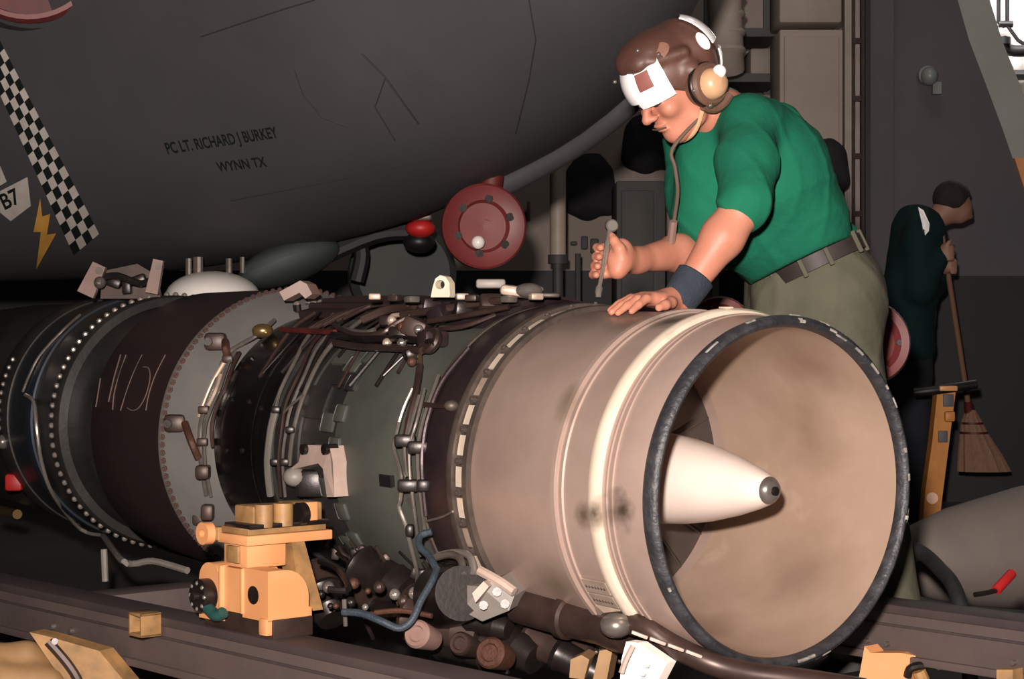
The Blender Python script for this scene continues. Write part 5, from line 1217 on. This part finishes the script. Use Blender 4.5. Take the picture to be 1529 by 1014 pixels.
# ear cups
for s_ in (1, -1):
    ax = (HL * s_ - HF * .10 - HU * .04).normalized(); ec = H(-.012, .092 * s_, -.038)
    cup = MB().rev(ec, ax, [(-.02, .046), (.0, .052), (.018, .052), (.026, .046), (.026, .0001)], n=36).build('ear_cup', 'cup_brown', hm)
    MB().rev(ec + ax * .022, ax, [(0, .037), (.012, .0365), (.026, .030), (.034, .018), (.036, .0001)], n=30).build('cup_dome', 'cup_tan', cup)
    MB().rev(ec, ax, [(.0, .0525), (.002, .0545), (.012, .0545), (.014, .0525)], n=36).build('cup_ring', 'clutter_dark', cup)
    if s_ > 0:
        MB().sphere(ec + ax * .05 - HF * .016 + HU * .020, (.016, .012, .016), 14, 10).build('cup_tape', 'tape', cup)
        MB().sphere(ec + ax * .02 + HF * .048 + HU * .012, .006, 10, 8).build('snap', 'steel', cup); MB().sphere(ec + ax * .02 + HF * .030 - HU * .040, .008, 10, 8).build('snap', 'steel', cup)
        MB().tube([ec + HF * .036 - HU * .034 + ax * .005, ec + HF * .010 - HU * .058, ec - HF * .02 - HU * .062, ec - HF * .045 - HU * .055], .012, n=10).build('cup_strap', 'cup_brown', cup)
MB().tube([H(.0, .088, -.06), H(.03, .062, -.105), H(.052, .03, -.130), H(.052, -.03, -.130), H(.0, -.088, -.06)], .006, n=8).build('chin_strap', 'cup_tan', hm)
# cord hanging from the helmet over the chest
MB().tube([H(.03, .06, -.10), P(1004, 222, 4.44), P(1008, 250, 4.45), P(1012, 285, 4.47), P(1008, 320, 4.50), P(1003, 352, 4.52)], .0048, n=8).build('helmet_cord', 'cord_brown', man)
MB().tube([P(1006, 330, 4.50), P(1003, 355, 4.52), P(1000, 384, 4.54)], .010, n=8).build('cord_plug', 'pink_primer', man)
# ratchet in his right hand
rq = root('ratchet', RT2, 'chrome ratchet handle held upright in the mechanic\'s right hand on the engine', 'ratchet')
MB().rev(RT2, RT1 - RT2, [(-.004, .0001), (-.004, .008), (.010, .0085), (.016, .005), (.06, .0048), (.075, .0065), ((RT1 - RT2).length * .72, .0075), ((RT1 - RT2).length * .78, .006), ((RT1 - RT2).length, .0065), ((RT1 - RT2).length, .0001)], n=18).build('handle', 'chrome', rq)
ra = (RT1 - RT2).normalized(); MB().rev(RT1 + Vector((0, .010, 0)), (0.2, -1, 0), [(0, .0001), (0, .013), (.004, .015), (.016, .015), (.020, .012), (.020, .0001)], n=20).build('head', 'chrome', rq)
MB().cyl(RT2 + Vector((0, 0, -.012)), RT2 + Vector((0, 0, .004)), .007, n=8).build('socket', 'chrome', rq)

# ---------------------------------------------------------------- the sweeper in the background
YS = 9.8
sw = root('person', (P(1358, 0, YS).x, YS, 0), 'person in dark clothes with a white shoulder tape sweeping with a broom', 'person')
def sp(x, y, dy=0.0): return P(x, y, YS + dy)
S = SDF((1.75, YS - .6, 0.0), (2.75, YS + .6, 1.85), .011)
S.ell(sp(1421, 305), (.088, .075, .105), (Vector((.85, 0, -.53)), Vector((0, 1, 0)), Vector((.53, 0, .85))), k=.03); S.ell(sp(1437, 318), (.045, .05, .06), (Vector((.85, 0, -.53)), Vector((0, 1, 0)), Vector((.53, 0, .85))), k=.03)
S.cap(sp(1446, 316), sp(1449, 324), .014, .016, k=.012); S.cap(sp(1410, 318), sp(1385, 338), .055, .06, k=.03)
S.cap(sp(1372, 372), sp(1358, 500), .12, .12, k=.06)
for s_, kx, ax_ in ((-1, 1362, 1368), (1, 1352, 1350)):
    S.cap(sp(1374, 355, .13 * s_), sp(1360, 500, .08 * s_), .10, .11, k=.06)
    kn_ = sp(kx, 650, .12 * s_); an_ = sp(ax_, 760, .13 * s_); S.chain([sp(1357, 520, .09 * s_), kn_, an_], [.09, .06, .045], k=.04); S.cap((an_.x, an_.y, .05), (an_.x + .14, an_.y, .04), .04, .035, k=.03)
RS, RE, RH = sp(1372, 352, -.19), sp(1374, 432, -.24), sp(1409, 378, -.20)
LS, LE, LH = sp(1376, 350, .17), sp(1392, 425, .10), sp(1413, 398, -.13)
S.chain([RS, RE, RH], [.055, .045, .032], k=.03); S.chain([LS, LE, LH], [.055, .045, .032], k=.03)
for hh, up in ((RH, 1), (LH, -1)):
    S.ell(hh + Vector((.012, 0, .01)), (.035, .03, .045), None, k=.015)
    for k in range(4): S.chain([hh + Vector((.012, .028, .032 - .02 * k)), hh + Vector((.045, .01, .030 - .02 * k)), hh + Vector((.040, -.026, .028 - .02 * k)), hh + Vector((.015, -.034, .026 - .02 * k))], [.0105, .0105, .010, .009], k=.006)
    S.chain([hh + Vector((.0, -.025, .03)), hh + Vector((.02, -.036, .052)), hh + Vector((.035, -.022, .066))], [.013, .011, .010], k=.006)
S.build('body', 'skin_far', sw, relax=1)
S = SDF((1.75, YS - .6, .8), (2.6, YS + .6, 1.7), .012)
for s_ in (-1, 1):
    S.cap(sp(1380, 352, .12 * s_), sp(1360, 430, .11 * s_), .115, .13, k=.06); S.cap(sp(1360, 430, .11 * s_), sp(1356, 520, .10 * s_), .13, .135, k=.06)
S.cap(sp(1370, 345), sp(1360, 430), .14, .14, k=.06)
S.chain([RS, RE, lerp(RE, RH, .75)], [.08, .068, .05], k=.04); S.chain([LS, LE, lerp(LE, LH, .75)], [.08, .068, .05], k=.04)
S.wrinkle([(.010, (.4, .3, 1), 30, .4, (1, 0, 0), 1.4), (.008, (1, 0, -.6), 42, 2.0, (0, 0, 1), 1.5)]); S.cut(sp(1356, 548), (0, 0, -1))
S.build('jacket', 'shirt_dark', sw, relax=1)
S = SDF((1.7, YS - .6, .02), (2.5, YS + .6, 1.0), .013)
for s_, kx, ax_ in ((-1, 1362, 1368), (1, 1352, 1350)): S.chain([sp(1357, 515, .09 * s_), sp(kx, 650, .12 * s_), sp(ax_, 765, .13 * s_)], [.125, .095, .085], k=.05)
S.wrinkle([(.010, (.3, .2, 1), 28, .4, (1, 0, 0), 1.4)]); S.build('trousers', 'navy_cloth', sw, relax=1)
S = SDF(tuple(sp(1421, 300) - Vector((.2, .2, .2))), tuple(sp(1421, 300) + Vector((.2, .2, .2))), .008)
S.ell(sp(1421, 297), (.100, .086, .098), (Vector((.85, 0, -.53)), Vector((0, 1, 0)), Vector((.53, 0, .85))), k=.01); S.cut(sp(1434, 306), (.75, 0, -.66)); S.wrinkle([(.006, (1, .3, .5), 90, 1, (0, 1, 0), 1)])
S.build('hair', 'hair', sw, relax=1)
tp = MB(); q0 = [(1371, 309), (1379, 314), (1388, 334), (1387, 345), (1380, 353), (1377, 335)]
def on_sh(x, y): 
    return P(x, y, YS - .275 + max(0, (330 - y)) * .004)
tp.prism([on_sh(x, y) for x, y in q0], (0, .012, 0)); tp.build('reflective_tape', 'tape', sw, smooth=False)
for s_, ax_ in ((-1, 1368), (1, 1350)):
    an_ = sp(ax_, 760, .13 * s_); S = SDF((an_.x - .2, an_.y - .15, -.02), (an_.x + .32, an_.y + .15, .25), .012)
    S.cap((an_.x, an_.y, .12), (an_.x, an_.y, .06), .06, .058, k=.03); S.cap((an_.x, an_.y, .05), (an_.x + .16, an_.y, .042), .052, .045, k=.03); S.cut((0, 0, .004), (0, 0, -1)); S.build('boot', 'boot', sw)
bm_ = root('broom', (P(1462, 0, 10.0).x, 10.0, P(0, 704, 10.0).z), 'straw broom with long wooden handle held by the sweeping person', 'broom')
h0 = P(1407, 352, YS - .19); h1 = P(1446, 606, 9.98); MB().cyl(h0, h1, .014, .015, n=12).build('broom_handle', 'broom_stick', bm_)
MB().cyl(lerp(h0, h1, .97), h1 + (h1 - h0).normalized() * .05, .022, .028, n=12).build('broom_ferrule', 'red_dark', bm_)
bt0 = P(1450, 616, 9.98); NB = 46; rg = random.Random(9)
strw = MB()
pts = [(1437, 622), (1461, 618), (1470, 640), (1508, 700), (1490, 703), (1436, 703), (1431, 690), (1434, 650)]
brm = MB(); nn_ = 28; rows_ = [(612, 1442, 1456, .035), (628, 1436, 1465, .05), (650, 1434, 1476, .06), (678, 1432, 1494, .07), (704, 1431, 1508, .075)]
vv_ = []
for (y, xa, xb, dp) in rows_:
    for i in range(nn_):
        a = 2 * math.pi * i / nn_; k = 1 + (.05 if i % 2 else -.05)
        vv_.append(P((xa + xb) / 2, y, 10.0) + Vector(((xb - xa) / 2 * 10 / F_PX * math.cos(a) * k, dp * math.sin(a) * k, 0)))
brm.add(vv_, [(j * nn_ + i, j * nn_ + (i + 1) % nn_, (j + 1) * nn_ + (i + 1) % nn_, (j + 1) * nn_ + i) for j in range(4) for i in range(nn_)] + [tuple(range(nn_)), tuple(4 * nn_ + i for i in range(nn_))])
brm.build('bristles', 'broom_straw', bm_)
for y, xa, xb in ((632, 1436, 1467), (646, 1434, 1474)): MB().rev(P((xa + xb) / 2, y, 10.0), (0, 0, 1), [(-.006, (xb - xa) / 2 * 10 / F_PX + .003), (.006, (xb - xa) / 2 * 10 / F_PX + .003)], n=20).build('stitching', 'red_dark', bm_)
